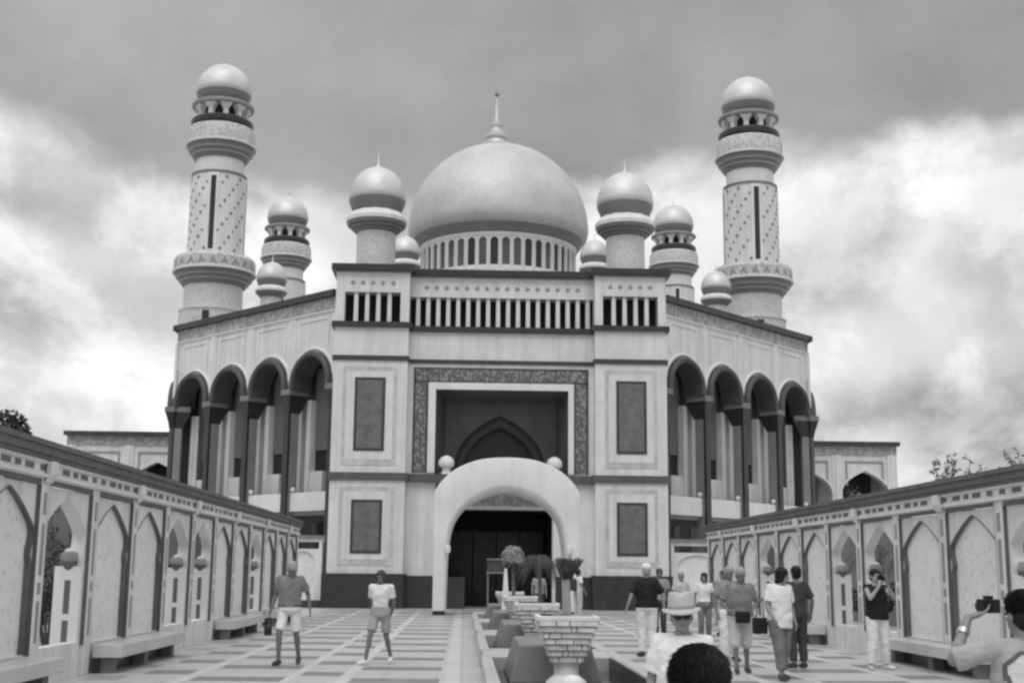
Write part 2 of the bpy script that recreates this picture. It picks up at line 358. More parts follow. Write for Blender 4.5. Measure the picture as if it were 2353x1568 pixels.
# ------------------------------------------------------------------ arcade walls
BAYS = [12.8 + 2.45*k for k in range(14)]          # boundaries 12.8 .. 44.65
OPEN = {2, 5, 6, 9}
ZA, ZSP = 2.64, 2.10
def wpoint(z, W, zsp=ZSP, za=ZA):
    if z >= zsp: return max(0.0, W*(1 - ((z - zsp)/(za - zsp))**1.55)*(1 - 0.06*math.sin(PI*(z - zsp)/(za - zsp))))
    d = (z - 1.80)/0.14
    return W - 0.085*math.exp(-d*d) + (0.0 if z > 1.62 else -0.03)
ZS_ = [1.5, 1.6, 1.64, 1.7, 1.75, 1.8, 1.85, 1.9, 1.96, 2.02, 2.10] + [2.10 + 0.54*i/12 for i in range(1, 13)]
def arcade(side, X0, label):
    sg = -side                                     # courtyard direction along x
    xf = lambda u, v, z: (X0 + sg*v, u, z)
    y0, y1 = BAYS[0], BAYS[-1]
    rt = empty('arcade_wall', (X0 - sg*0.2, (y0+y1)/2, 0), label, 'wall', 'arcade walls flanking the courtyard')
    T = 0.24
    for i in range(len(BAYS) - 1):
        a, b = BAYS[i] + 0.17, BAYS[i+1] - 0.17
        W = (b - a)/2 - 0.05
        wf = lambda z: wpoint(z, W)
        if i in OPEN:
            p = MB(xf).opening(a, b, 0.0, 2.72, wf, [0.5] + ZS_, -0.03, -T).build('arched_opening', 'wall', rt)
            # far jamb reveals carry dark insets and a bowl capital
            uj = (a + b)/2 + W - 0.10
            MB(xf).box(uj, uj + .13, -.44, -0.034, 0.0, 1.63).build('reveal_pilaster', 'cream', p, bevel=.006)
            for z0, z1 in ((0.32, 0.82), (0.92, 1.42)):
                MB(xf).box(uj - 0.006, uj + .008, -0.275, -0.185, z0, z1).build('inset', 'inset', p)
            MB(xf).ball((uj, -.23, 0.17), .01, .05, .05, rot=None).build('inset', 'inset', p)
            cc = xf(uj + .055, -.237, 0)[:2]
            cp = MB().lathe([(0.0, 1.55), (0.05, 1.565), (0.08, 1.60), (0.115, 1.66), (0.13, 1.70)], *cc, n=20).build('capital', 'inset', p, smooth=40)
            MB().lathe([(0.125, 1.70), (0.14, 1.72), (0.135, 1.82), (0.12, 1.84), (0, 1.845)], *cc, n=20).build('capital_rim', 'shade', cp, smooth=40)
            MB().lathe([(0.09, 1.845), (0.085, 1.87), (0.04, 1.90), (0, 1.905)], *cc, n=16).build('capital_top', 'white', cp, smooth=40)
        else:
            p = MB(xf).opening(a, b, 0.0, 2.72, wf, [0.46] + ZS_, -0.03, -0.11).build('arched_panel', 'wall', rt)
            MB(xf).box(a, b, -T, -0.10, 0.0, 2.72).build('lattice_screen', 'lattice', p)
            tr = MB(xf)
            for sd in (-1, 1):
                zz_ = [.46] + ZS_; uc = (a + b)/2
                for z_a, z_b in zip(zz_, zz_[1:]):
                    wa, wb = wf(z_a), wf(z_b)
                    tr.add([(uc + sd*(wa + .05), -.022, z_a), (uc + sd*(wa - .006), -.022, z_a), (uc + sd*(wb - .006), -.022, z_b), (uc + sd*(wb + .05), -.022, z_b)], [(0, 1, 2, 3)])
                    tr.add([(uc + sd*(wa - .006), -.022, z_a), (uc + sd*(wa - .006), -.099, z_a), (uc + sd*(wb - .006), -.099, z_b), (uc + sd*(wb - .006), -.022, z_b)], [(0, 1, 2, 3)])
            tr.build('arch_trim', 'inset', p)
            # raised rosettes and diaper relief of the screen
            for zz in range(5):
                for uu in range(4):
                    u = a + .33 + (b - a - .66)*uu/3 + (.12 if zz % 2 else -.06); z = .72 + .33*zz
                    MB(xf).box(u - .045, u + .045, -.103, -.092, z - .045, z + .045).build('rosette', 'lattice', p)
        # sunk frame round the bay
        MB(xf).box(a, b, -0.05, 0.022, 2.735, 2.80).build('frame_head', 'inset', p)
        MB(xf).box(a + .001, a + .014, -0.029, 0.031, 0.45, 2.72).build('frame_jamb', 'inset', p)
        MB(xf).box(b - .014, b - .001, -0.029, 0.031, 0.45, 2.72).build('frame_jamb', 'inset', p)
        # frieze insets
        fr = [0.10, 0.32, 0.50, 0.68, 0.90]
        for k, t in enumerate(fr):
            u = BAYS[i] + 2.45*t
            hw = (.11, .17, .11, .17, .11)[k]
            MB(xf).box(u - hw, u + hw, 0.051, 0.056, 2.905, 2.985).build('frieze_inset', 'inset', rt)
    for i, u in enumerate(BAYS):
        p = MB(xf).box(u - .17, u + .17, -T, 0.035, 0.0, 2.80).build('pilaster', 'wall', rt, bevel=.01)
        for z0, z1 in ((0.6, 1.15), (1.25, 1.40), (1.5, 2.2), (2.32, 2.62)):
            MB(xf).box(u - .065, u + .065, 0.035, 0.039, z0, z1).build('inset', 'shade', p)
        if i % 2 == 0:
            br = MB(xf).add([(u-.15, .061, 2.74), (u+.15, .061, 2.74), (u+.15, .15, 2.86), (u-.15, .15, 2.86), (u-.15, .061, 3.045), (u+.15, .061, 3.045), (u+.15, .15, 3.045), (u-.15, .15, 3.045)],
                            [(0,3,2,1),(4,5,6,7),(0,1,5,4),(1,2,6,5),(2,3,7,6),(3,0,4,7)]).build('bracket', 'white', rt, bevel=.02)
    MB(xf).box(y0 - .13, y1 + .13, -T - .02, 0.05, 2.801, 3.05).build('frieze', 'wall', rt)
    MB(xf).box(y0 - .15, y1 + .15, 0.05, 0.10, 2.82, 2.86).build('frieze_moulding', 'cream', rt)
    MB(xf).box(y0 - .15, y1 + .15, 0.05, 0.09, 3.005, 3.045).build('frieze_moulding', 'cream', rt)
    # roof: overlapping courses
    rf = MB(xf).add([(q, v, z) for q in (y0 - .19, y1 + .19) for v, z in ((.08, 3.051), (.10, 3.26), (-.30, 3.30), (-.40, 3.051))], [(0,1,2,3), (7,6,5,4), (0,4,5,1), (1,5,6,2), (2,6,7,3), (3,7,4,0)]).build('roof', 'roof', rt)
    for k, (v0, v1, za, zb) in enumerate(((.06, .125, 3.052, 3.105), (.06, .155, 3.108, 3.215), (.06, .19, 3.218, 3.285), (-.4, .12, 3.288, 3.31))):
        n = 27
        for q in range(n):
            ua = y0 - .2 + (y1 - y0 + .4)*q/n; ub = y0 - .2 + (y1 - y0 + .4)*(q+1)/n - .010; dv = rnd.uniform(-.003, .003)
            MB(xf).box(ua, ub, v0, v1 + dv, za, zb).build('roof_slab', 'roof', rf)
    return xf
xfL = arcade(-1, -5.80, 'long pale arcade wall with pointed arches on the left of the courtyard')
xfR = arcade(1, 8.60, 'long pale arcade wall with pointed arches on the right of the courtyard')
def bench(xf, u0, u1, label):
    c = xf((u0+u1)/2, .3, 0)
    rt = empty('stone_bench', (c[0], c[1], 0), label, 'bench', 'stone benches along the arcade walls')
    n = 3
    for k in range(n):
        a = u0 + (u1-u0)*k/n; b = u0 + (u1-u0)*(k+1)/n - .012
        MB(xf).box(a, b, 0.066, 0.52, 0.24, 0.44).build('seat_slab', 'floorlt', rt, bevel=.015)
    for u in (u0 + .25, (u0+u1)/2, u1 - .25):
        MB(xf).box(u - .12, u + .12, 0.161, 0.36, 0.0, 0.24).build('pedestal', 'grey', rt)
    MB(xf).box(u0 + .05, u1 - .05, 0.066, 0.16, 0.0, 0.219).build('under_seat_shade', 'dark', rt)  # dark strip painted in for the shade beneath the seat
for nm, xf in (('left', xfL), ('right', xfR)):
    bench(xf, 12.95, 17.5, 'pale stone bench nearest the viewer along the %s arcade wall' % nm)
    bench(xf, 20.35, 24.85, 'pale stone bench second from the viewer along the %s arcade wall' % nm)
    bench(xf, 30.15, 34.65, 'pale stone bench third from the viewer along the %s arcade wall' % nm)
    bench(xf, 37.5, 42.0, 'pale stone bench farthest along the %s arcade wall' % nm)
def flank(xa, xb, label):
    rt = empty('panel_wall', ((xa+xb)/2, 57.2, 0), label, 'wall', 'panel walls beside the portal')
    xf = lambda u, v, z: (u, 57.0 - v, z)
    W = (xb - xa)/2 - .32
    def wf(z): return max(0.0, W*math.sqrt(max(0, 1 - ((z - 1.95)/0.5)**2))) if z > 1.95 else W
    p = MB(xf).opening(xa + .15, xb - .15, 0.0, 2.55, wf, [0.35, 1.9] + [1.95 + .5*i/10 for i in range(11)], -.03, -.14).build('arched_panel', 'wall', rt)
    MB(xf).box(xa + .15, xb - .15, -.4, -.12, 0, 2.55).build('lattice_screen', 'lattice', p)
    for u in (xa, xb - .15): MB(xf).box(u, u + .15, -.4, .05, 0, 2.85).build('pilaster', 'wall', rt, bevel=.01)
    MB(xf).box(xa - .05, xb + .05, -.45, .06, 2.851, 3.02).build('frieze', 'wall', rt)
    MB(xf).box(xa - .1, xb + .1, -.5, .16, 3.021, 3.14).build('coping', 'grey', rt)
    MB(xf).box(xa, xb, .05, .30, 0, .32).build('plinth', 'dark2', rt)
flank(-8.0, -6.28, 'pale arched panel wall between the left arcade and the portal')
flank(9.25, 11.6, 'pale arched panel wall between the right arcade and the portal')

# ------------------------------------------------------------------ mosque: portal
mosque = empty('mosque', (1.6, 59.5, 0), 'large domed mosque with a tall pale portal and arched wings', 'mosque')
YF, YC, YB = 56.6, 57.25, 62.6
def part(m, name, mt, parent=None, **k): return m.build(name, mt, parent or mosque, **k)
# piers
for pi, (xa, xb) in enumerate(((-6.03, -2.68), (5.83, 9.10))):
    xm = (xa + xb)/2
    pr = part(MB().box(xa, xb, YF, YB, 0.0, 12.5), 'portal_pier', 'stone')
    part(MB().box(xa - .14, xb + (.05 if pi == 0 else .14), YF - .12, YB, 0.0, 1.42), 'plinth', 'dark', pr)
    part(MB().box(xa - .17, xb + .17, YF - .14, YB, 1.42, 1.50), 'plinth_cap', 'dark2', pr)
    part(MB().box(xa - .10, xb + .10, YF - .10, YB, 5.58, 5.92), 'string_course', 'string', pr)
    part(MB().box(xa - .06, xb + .06, YF - .07, YB, 10.98, 11.20), 'string_course', 'dark2', pr)
    part(MB().box(xa - .14, xb + .14, YF - .16, YB, 12.501, 12.75), 'ledge', 'dark', pr)
    for (z0, z1, q0, q1) in ((6.88, 10.2, 6.25, 10.7), (2.36, 4.72, 1.85, 5.3)):
        a, b = xm - .68, xm + .70
        fr = part(MB().box(xa + .45, xb - .45, YF - .02, YF + .01, q0, q1), 'marble_surround', 'stone2', pr)
        part(MB().box(xa + .62, xb - .62, YF - .03, YF, q0 + .25, q1 - .22), 'marble_field', 'stone', fr)
        pf = part(MB().box(a, b, YF - .055, YF, z0, z1), 'panel_frame', 'dark2', pr)
        part(MB().box(a + .13, b - .13, YF - .063, YF, z0 + .13, z1 - .13), 'granite_panel', 'panel', pf)
    # gallery box above: walls round a dark gap with balusters
    g0, g1 = xm - 1.27, xm + 1.27
    ga = part(MB().box(xa, g0, YF, YB, 12.75, 15.05).box(g1, xb, YF, YB, 12.75, 15.05).box(g0, g1, YF, YB, 14.15, 15.05).box(g0, g1, YF + 1.0, YB, 12.75, 14.15), 'gallery', 'stone')
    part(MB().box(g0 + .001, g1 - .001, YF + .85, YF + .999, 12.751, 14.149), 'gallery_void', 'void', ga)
    for k in range(4):
        x = g0 + (g1 - g0)*(k + 1)/5
        part(MB().frus(x, YF + .2, 12.751, 14.149, .10, .10, .085, .10), 'baluster', 'stone', ga)
    for k in range(5):
        x = xm - .92 + .46*k
        part(MB().add([(x, YF - .012, 14.44), (x + .13, YF - .012, 14.56), (x, YF - .012, 14.70), (x - .13, YF - .012, 14.56), (x, YF, 14.44), (x + .13, YF, 14.56), (x, YF, 14.70), (x - .13, YF, 14.56)],
             [(0,1,2,3),(0,4,5,1),(1,5,6,2),(2,6,7,3),(3,7,4,0)]), 'star', 'shade', ga)
    part(MB().box(xa - .05, xb + .05, YF - .06, YB, 15.051, 15.13), 'cornice_bed', 'shade', ga)
    part(MB().box(xa - .22, xb + .22, YF - .24, YB + .1, 15.131, 15.42), 'cornice', 'dark', ga)
# centre bay
CX0, CX1 = -2.68, 5.83
RX0, RX1 = -1.40, 4.66
ct = part(MB().box(CX0, CX1, YC, YB, 11.2, 12.5).box(CX0, RX0, YC, YB, 5.92, 11.2).box(RX1, CX1, YC, YB, 5.92, 11.2).box(RX0, RX1, YC, YB, 9.83, 11.2), 'centre_wall', 'stone')
part(MB().box(CX0, CX1, YC - .07, YC + .5, 10.98, 11.16), 'string_course', 'dark2', ct)
part(MB().box(CX0, CX1, YC - .16, YC + .5, 12.44, 12.70), 'ledge', 'dark', ct)
part(MB().box(-2.42, 5.58, YC - .03, YC + .1, 10.12, 10.80), 'mosaic_band', 'mosaic', ct)
part(MB().box(-2.42, -1.74, YC - .03, YC + .1, 6.0, 10.118), 'mosaic_band', 'mosaic', ct)
part(MB().box(4.92, 5.58, YC - .03, YC + .1, 6.0, 10.118), 'mosaic_band', 'mosaic', ct)
for a, b, c, d in ((-2.42, 5.58, 10.73, 10.80), (-2.42, 5.58, 10.12, 10.18), (-2.42, -2.33, 6.0, 10.73), (-1.83, -1.74, 6.0, 10.12), (5.49, 5.58, 6.0, 10.73), (4.92, 5.0, 6.0, 10.12)):
    part(MB().box(a, b, YC - .045, YC + .05, c, d), 'mosaic_border', 'dark2', ct)
part(MB().box(-1.735, 4.915, YC - .06, YC + .1, 9.80, 10.112), 'white_frame', 'white', ct)
part(MB().box(-1.735, -1.40, YC - .06, YC + .1, 6.0, 9.798), 'white_frame', 'white', ct)
part(MB().box(4.66, 4.915, YC - .06, YC + .1, 6.0, 9.798), 'white_frame', 'white', ct)
# splayed recess behind the frame with pointed arch
bx0, bx1, bzt, by = -0.98, 4.30, 9.62, 60.2
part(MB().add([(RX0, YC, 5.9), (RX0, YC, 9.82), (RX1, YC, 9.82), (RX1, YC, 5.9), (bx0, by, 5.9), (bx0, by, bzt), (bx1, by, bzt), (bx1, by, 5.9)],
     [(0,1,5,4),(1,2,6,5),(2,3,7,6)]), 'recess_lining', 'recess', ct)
def parch(z, hw, z0, za): return max(0.0, hw*(1 - ((z - z0)/(za - z0))**2.5)**.88) if z > z0 else hw
zs1 = [5.9, 6.1] + [6.1 + (8.98 - 6.1)*i/16 for i in range(1, 17)]
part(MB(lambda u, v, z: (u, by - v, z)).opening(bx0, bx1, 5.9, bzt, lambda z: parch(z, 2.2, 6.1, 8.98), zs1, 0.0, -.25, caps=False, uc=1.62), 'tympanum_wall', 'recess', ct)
zs2 = [5.9, 6.1] + [6.1 + (8.45 - 6.1)*i/16 for i in range(1, 17)]
r1 = MB(lambda u, v, z: (u, by - v, z))
o1 = [(-parch(z, 2.2, 6.1, 8.98), z) for z in zs1]; o2 = [(-parch(z, 1.78, 6.1, 8.45), z) for z in zs2]
outl = o1 + [(-a, z) for a, z in reversed(o1[:-1])]; inn = o2 + [(-a, z) for a, z in reversed(o2[:-1])]
def ringstrip(mb, A, B, va, vb):
    n = len(A); mb.add([(1.62 + a, va, z) for a, z in A] + [(1.62 + a, vb, z) for a, z in B], [(i, i+1, n+i+1, n+i) for i in range(n-1)])
mid = [((a*.5 + c*.5), z*.5 + q*.5) for (a, z), (c, q) in zip(outl, inn)]
ringstrip(r1, outl, mid, -.05, .14); ringstrip(r1, mid, inn, .14, -.10); ringstrip(r1, inn, inn, -.10, -.9)
part(r1, 'arch_moulding', 'string', ct, smooth=50)
part(MB().box(bx0, bx1, by + .9, by + 1.0, 5.9, 9.0), 'arch_back', 'dark', ct)
# gallery of the centre
ga = part(MB().box(CX0, CX1, YC, YB, 14.10, 15.0).box(CX0, CX1, YC + 1.0, YB, 12.70, 14.1), 'gallery', 'stone')
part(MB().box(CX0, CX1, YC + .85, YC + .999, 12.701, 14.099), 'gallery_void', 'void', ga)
for k in range(18):
    x = CX0 + (CX1 - CX0)*(k + .82)/18.4
    part(MB().frus(x, YC + .2, 12.701, 14.099, .10, .10, .085, .10), 'baluster', 'stone', ga)
for k in range(16):
    x = CX0 + .75 + .468*k
    part(MB().add([(x, YC - .012, 14.40), (x + .13, YC - .012, 14.52), (x, YC - .012, 14.66), (x - .13, YC - .012, 14.52), (x, YC, 14.40), (x + .13, YC, 14.52), (x, YC, 14.66), (x - .13, YC, 14.52)],
         [(0,1,2,3),(0,4,5,1),(1,5,6,2),(2,6,7,3),(3,7,4,0)]), 'star', 'shade', ga)
part(MB().box(CX0, CX1, YC - .06, YB, 15.001, 15.08), 'cornice_bed', 'shade', ga)
part(MB().box(CX0, CX1, YC - .26, YB, 15.081, 15.37), 'cornice', 'dark', ga)
# lower centre: walls, entrance
lo = part(MB().box(CX0, -0.75, YC, YB, 0, 5.56).box(3.95, CX1, YC, YB, 0, 5.56).box(-0.75, 3.95, YC, YB, 4.5, 5.56), 'entrance_wall', 'stone')
part(MB().box(CX0, CX1, YC - .25, YC + .3, 5.561, 5.92), 'string_course', 'string', lo)
part(MB().box(-1.32, -0.75, YC - .03, YC + .1, 0, 5.5), 'jamb_lining', 'dark2', lo)
part(MB().box(CX0, -0.9, YC - .10, YC + .2, 0, 1.42), 'plinth', 'dark', lo)
part(MB().box(4.1, CX1, YC - .10, YC + .2, 0, 1.42), 'plinth', 'dark', lo)
part(MB().box(-0.75, 3.95, YC - .05, YC + .3, 4.52, 5.54), 'tympanum', 'tymp', lo)
part(MB().box(-0.8, 4.0, YC - .12, YC + .3, 4.36, 4.52), 'lintel', 'shade', lo)
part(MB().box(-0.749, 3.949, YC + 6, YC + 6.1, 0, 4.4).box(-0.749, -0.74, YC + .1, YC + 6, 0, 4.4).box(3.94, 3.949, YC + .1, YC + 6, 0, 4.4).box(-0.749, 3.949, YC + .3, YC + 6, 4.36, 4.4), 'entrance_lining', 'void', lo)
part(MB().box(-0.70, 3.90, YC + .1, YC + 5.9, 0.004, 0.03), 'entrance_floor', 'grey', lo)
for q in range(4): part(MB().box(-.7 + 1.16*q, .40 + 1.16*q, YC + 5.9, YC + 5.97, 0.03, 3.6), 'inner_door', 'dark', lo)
part(MB().box(4.0, 4.35, YC - .14, YC + .02, 1.44, 4.4), 'jamb_lining', 'white', lo)
part(MB().box(-1.05, 0.05, YC - .45, YC - .104, 0, 1.38), 'plinth_block', 'dark', lo)
# little domed urns on the string course
for x in (-0.86, 4.03):
    u = part(MB().lathe([(0, 5.92), (.24, 5.92), (.24, 6.0), (.19, 6.04), (.19, 6.2), (.22, 6.22)], x, YC - .05, 20), 'urn', 'cream', lo, smooth=30)
    part(MB().lathe([(.22, 6.22), (.33, 6.28), (.37, 6.40), (.34, 6.55), (.25, 6.68), (.10, 6.76), (0, 6.78)], x, YC - .05, 24), 'urn_dome', 'white', u, smooth=40)
# roof slab behind portal
part(MB().box(-5.6, 8.7, YF + .6, 64, 15.0, 15.12), 'portal_roof', 'shade')

# ------------------------------------------------------------------ mosque: wings
def wing(A, B, nb, off, mir, first, zc=15.45):
    A = Vector((A[0], A[1], 0)); B = Vector((B[0], B[1], 0)); ud = (B - A).normalized(); Ln = (B - A).length
    nr = Vector((ud.y, -ud.x, 0)) * (1 if mir else -1)
    xf = lambda u, v, z: tuple(A + ud*u + nr*v + Vector((0, 0, z)))
    bw_ = (Ln - off)/nb
    zsp, ri, ro = 10.82, 1.36, 1.68; PJ = .32 if first else .52; CV = .20 if first else .055
    wp = part(MB(xf).box(-.2, Ln, -.35, 0, 12.75, 15.08), 'wing_wall', 'stone')
    part(MB(xf).box(-.2, Ln + .08, -.3, .06, 14.42, 15.06), 'frieze_band', 'frieze', wp)
    part(MB(xf).box(-.2, Ln + .12, -.3, .10, 14.36, 14.42), 'frieze_moulding', 'cream', wp)
    part(MB(xf).box(-.2, Ln + .30, -.9, .28, 15.081, zc - .05), 'cornice', 'dark', wp)
    for k in range(nb + 1):
        u = off + bw_*k
        # strip pilaster between the panels
        part(MB(xf).box(u - .30, u + .30, 0, .04, 11.2, 14.36), 'pilaster_strip', 'wall', wp)
        part(MB(xf).box(u - .10, u + .10, .04, .07, 11.2, 14.36), 'pilaster_strip', 'wall', wp)
        # pier, corbel, capital
        pr = part(MB(xf).box(u - .22, u + .22, -.45, .05, 0, 9.45), 'wing_pier', 'pier', wp)
        part(MB(xf).box(u - .20, u + .20, .051, CV, 0, 9.45), 'pier_column', 'column', pr)
        part(MB(xf).add([(u-.22, -.5, 9.451), (u+.22, -.5, 9.451), (u+.22, .21, 9.451), (u-.22, .21, 9.451), (u-.36, -.9, 10.36), (u+.36, -.9, 10.36), (u+.36, PJ - .02, 10.36), (u-.36, PJ - .02, 10.36)],
             [(0,3,2,1),(4,5,6,7),(0,1,5,4),(1,2,6,5),(2,3,7,6),(3,0,4,7)]), 'corbel', 'column', pr)
        part(MB(xf).box(u - .38, u + .38, -.9, PJ + .02, 10.361, 10.66), 'capital', 'grey', pr, bevel=.03)
    part(MB(xf).box(Ln - .08, Ln + .0, -1.35, -.46, 0, 12.7), 'loggia_end', 'loggia', wp)
    for k in range(nb):
        a = off + bw_*k; b = a + bw_; uc = (a + b)/2
        wf = lambda z: math.sqrt(max(0.0, ri**2 - (z - zsp)**2)) if z > zsp else ri
        part(MB(xf).opening(a + .001, b - .001, 10.66, 12.749, wf, [10.66, zsp] + [zsp + ri*math.sin(PI/2*i/14) for i in range(1, 15)], 0, -.12, caps=False, uc=uc), 'spandrel', 'stone', wp)
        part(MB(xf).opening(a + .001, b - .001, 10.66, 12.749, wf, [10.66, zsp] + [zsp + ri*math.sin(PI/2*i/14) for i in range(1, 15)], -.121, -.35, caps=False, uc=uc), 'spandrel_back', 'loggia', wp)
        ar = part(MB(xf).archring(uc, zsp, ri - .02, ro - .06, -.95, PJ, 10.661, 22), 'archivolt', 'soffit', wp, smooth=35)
        part(MB(xf).archring(uc, zsp, ro + .02, ro + .16, .0, .10, 11.0, 20), 'hood_mould', 'cream', wp, smooth=35)
        # sunk panel with frame
        p0, p1 = a + .55, b - .55
        part(MB(xf).box(p0, p1, .0, .05, 14.02, 14.14), 'panel_frame', 'wall', wp)
        for q in (p0, p1 - .12): part(MB(xf).box(q, q + .12, .0, .05, 12.6, 14.018), 'panel_frame', 'wall', wp)
        # loggia behind, its wall and ceiling coloured dark to imitate shade
        vb = -1.35
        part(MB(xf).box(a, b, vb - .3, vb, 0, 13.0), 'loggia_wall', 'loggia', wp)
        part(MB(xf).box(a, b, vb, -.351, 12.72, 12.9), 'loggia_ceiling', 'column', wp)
        lv = MB(xf).box(a + .56, b - .56, vb, vb + .06, 7.62, 11.9)
        for s in range(34):
            z = 7.64 + s*.125
            lv.add([(a+.45, vb+.06, z), (b-.45, vb+.06, z), (b-.45, vb+.13, z+.02), (a+.45, vb+.13, z+.02), (a+.45, vb+.06, z+.10), (b-.45, vb+.06, z+.10)],
                   [(0,1,2,3),(3,2,5,4),(0,3,4),(1,5,2)])
        part(lv, 'louvre', 'louvre', wp)
        wn = part(MB(xf).box(a + .45, b - .45, vb, vb + .04, 5.4, 7.6), 'window', 'void', wp)
        part(MB(xf).box(uc - .05, uc + .05, vb + .04, vb + .12, 5.4, 7.6), 'mullion', 'shade', wn)
        part(MB(xf).box(b - 1.5, b - .5, vb + .05, vb + .3, 5.4, 6.55), 'window_apron', 'stone', wn)
        part(MB(xf).box(a + .20, a + .56, vb + .001, vb + .42, 5.4, 10.2), 'inner_pilaster', 'stone', wp)
        part(MB(xf).box(b - .56, b - .20, vb + .001, vb + .42, 5.4, 10.2), 'inner_pilaster', 'stone', wp)
        part(MB(xf).box(a + .262, b - .262, -.25, -.05, 4.50, 5.42), 'balcony_parapet', 'cream', wp)
        part(MB(xf).box(a, b, vb + .42, -.252, 4.3, 4.55), 'balcony_slab', 'shade', wp)
        part(MB(xf).box(a + .5, b - .5, vb, vb + .05, 0.2, 4.0), 'lower_window', 'glass', wp)
        for q in (a + .38, b - .38):
            part(MB(xf).ball((q, -.12, 5.58), .13, n=10, m=8), 'balcony_knob', 'white', wp)
OL = (-6.66, 62.0); OLf = (-16.58, 72.2); OR = (9.95, 62.0); ORf = (19.85, 72.2)
wing(OL, OLf, 4, -.25, False, True)
wing(OR, ORf, 4, -.25, True, True)
wing(OLf, (-17.6, 87.0), 4, 0.0, False, False)
wing(ORf, (20.9, 87.0), 4, 0.0, True, False)
# octagon core and roof
def polyprism(pts, z0, z1):
    n = len(pts); return MB().add([(x, y, z0) for x, y in pts] + [(x, y, z1) for x, y in pts],
        [tuple(range(n, 2*n)), tuple(reversed(range(n)))] + [(i, (i+1) % n, n + (i+1) % n, n + i) for i in range(n)])
part(polyprism([(-4.9, 63.6), (8.2, 63.6), (17.2, 73.0), (18.2, 88), (9, 98), (-6, 98), (-15.0, 88), (-14.0, 73.0)], 0.0, 12.6), 'hall_core', 'shade')
part(polyprism([(-6.4, 62.4), (9.7, 62.4), (19.5, 72.4), (20.5, 87), (10, 99), (-7, 99), (-17.2, 87), (-16.2, 72.4)], 15.0, 15.3), 'hall_roof', 'shade')
# ------------------------------------------------------------------ domes
def dome_prof(r, z0, h, lip=0.0, n=22, pw=1.0):
    p = []
    for i in range(n + 1):
        t = PI/2*i/n; rr = r*math.cos(t)
        zz = z0 + h*(math.sin(t)**pw); p.append((max(rr, 0.0005), zz))
    return p
DX, DY = 1.92, 80.5
dm = part(MB().lathe([(5.55, 22.82), (5.80, 23.0), (5.92, 23.5)] + [(r, z) for r, z in dome_prof(5.92, 23.5, 5.95, n=30)][1:], DX, DY, 96), 'dome', 'dome', smooth=45)
part(MB().lathe([(5.12, 22.28), (5.25, 22.33), (5.50, 22.66), (5.63, 22.95), (5.2, 23.0)], DX, DY, 96), 'dome_band', 'domeband', dm, smooth=25)
part(MB().lathe([(5.0, 15.3), (5.36, 15.3), (5.36, 19.75), (5.24, 19.9), (5.0, 19.95)], DX, DY, 96), 'drum_base', 'stone2', dm, smooth=25)
drum = part(MB().lathe([(4.86, 19.9), (4.86, 22.3)], DX, DY, 96), 'drum', 'stone', dm, smooth=25)
part(MB().lathe([(4.8, 22.08), (5.14, 22.08), (5.16, 22.29), (4.8, 22.31)], DX, DY, 96), 'drum_cornice', 'cream', dm, smooth=25)
NW = 44
for k in range(NW):
    a = -PI/2 + 2*PI*(k + .5)/NW
    if math.sin(a) > 0.25: continue
    cx, cy = DX + 4.88*math.cos(a), DY + 4.88*math.sin(a); t = Vector((-math.sin(a), math.cos(a), 0)); o = Vector((math.cos(a), math.sin(a), 0))
    xf = lambda u, v, z, c=Vector((cx, cy, 0)), t=t, o=o: tuple(c + t*u + o*v + Vector((0, 0, z)))
    hw = .25
    wf = lambda z: math.sqrt(max(0, hw**2 - (z - 21.72)**2)) if z > 21.72 else hw
    fr = MB(xf).opening(-.352, .352, 19.95, 22.09, wf, [20.2, 21.72] + [21.72 + hw*math.sin(PI/2*i/6) for i in range(1, 7)], .20, .05, caps=False)
    f = part(fr, 'drum_window', 'cream', dm)
    part(MB(xf).box(-.3, .3, .02, .06, 20.0, 22.05), 'pane', 'glass2' if rnd.random() < .3 else 'glass', f)
fz = [(0.9, 29.62), (1.0, 29.85), (0.98, 29.95), (0.70, 30.0), (0.56, 30.35), (0.74, 30.42), (0.74, 30.66), (0.55, 30.72), (0.36, 30.9), (0.30, 31.15), (0.40, 31.25), (0.40, 31.55), (0.2, 31.65), (0.16, 31.8), (0.06, 33.2), (0.03, 33.35)]
fn = part(MB().lathe([(r, z - .32) for r, z in fz], DX - .2, DY, 28), 'finial', 'domelt', dm, smooth=30)
part(MB().ball((DX - .2, DY, 33.15), .15), 'finial_ball', 'grey', dm, smooth=40)
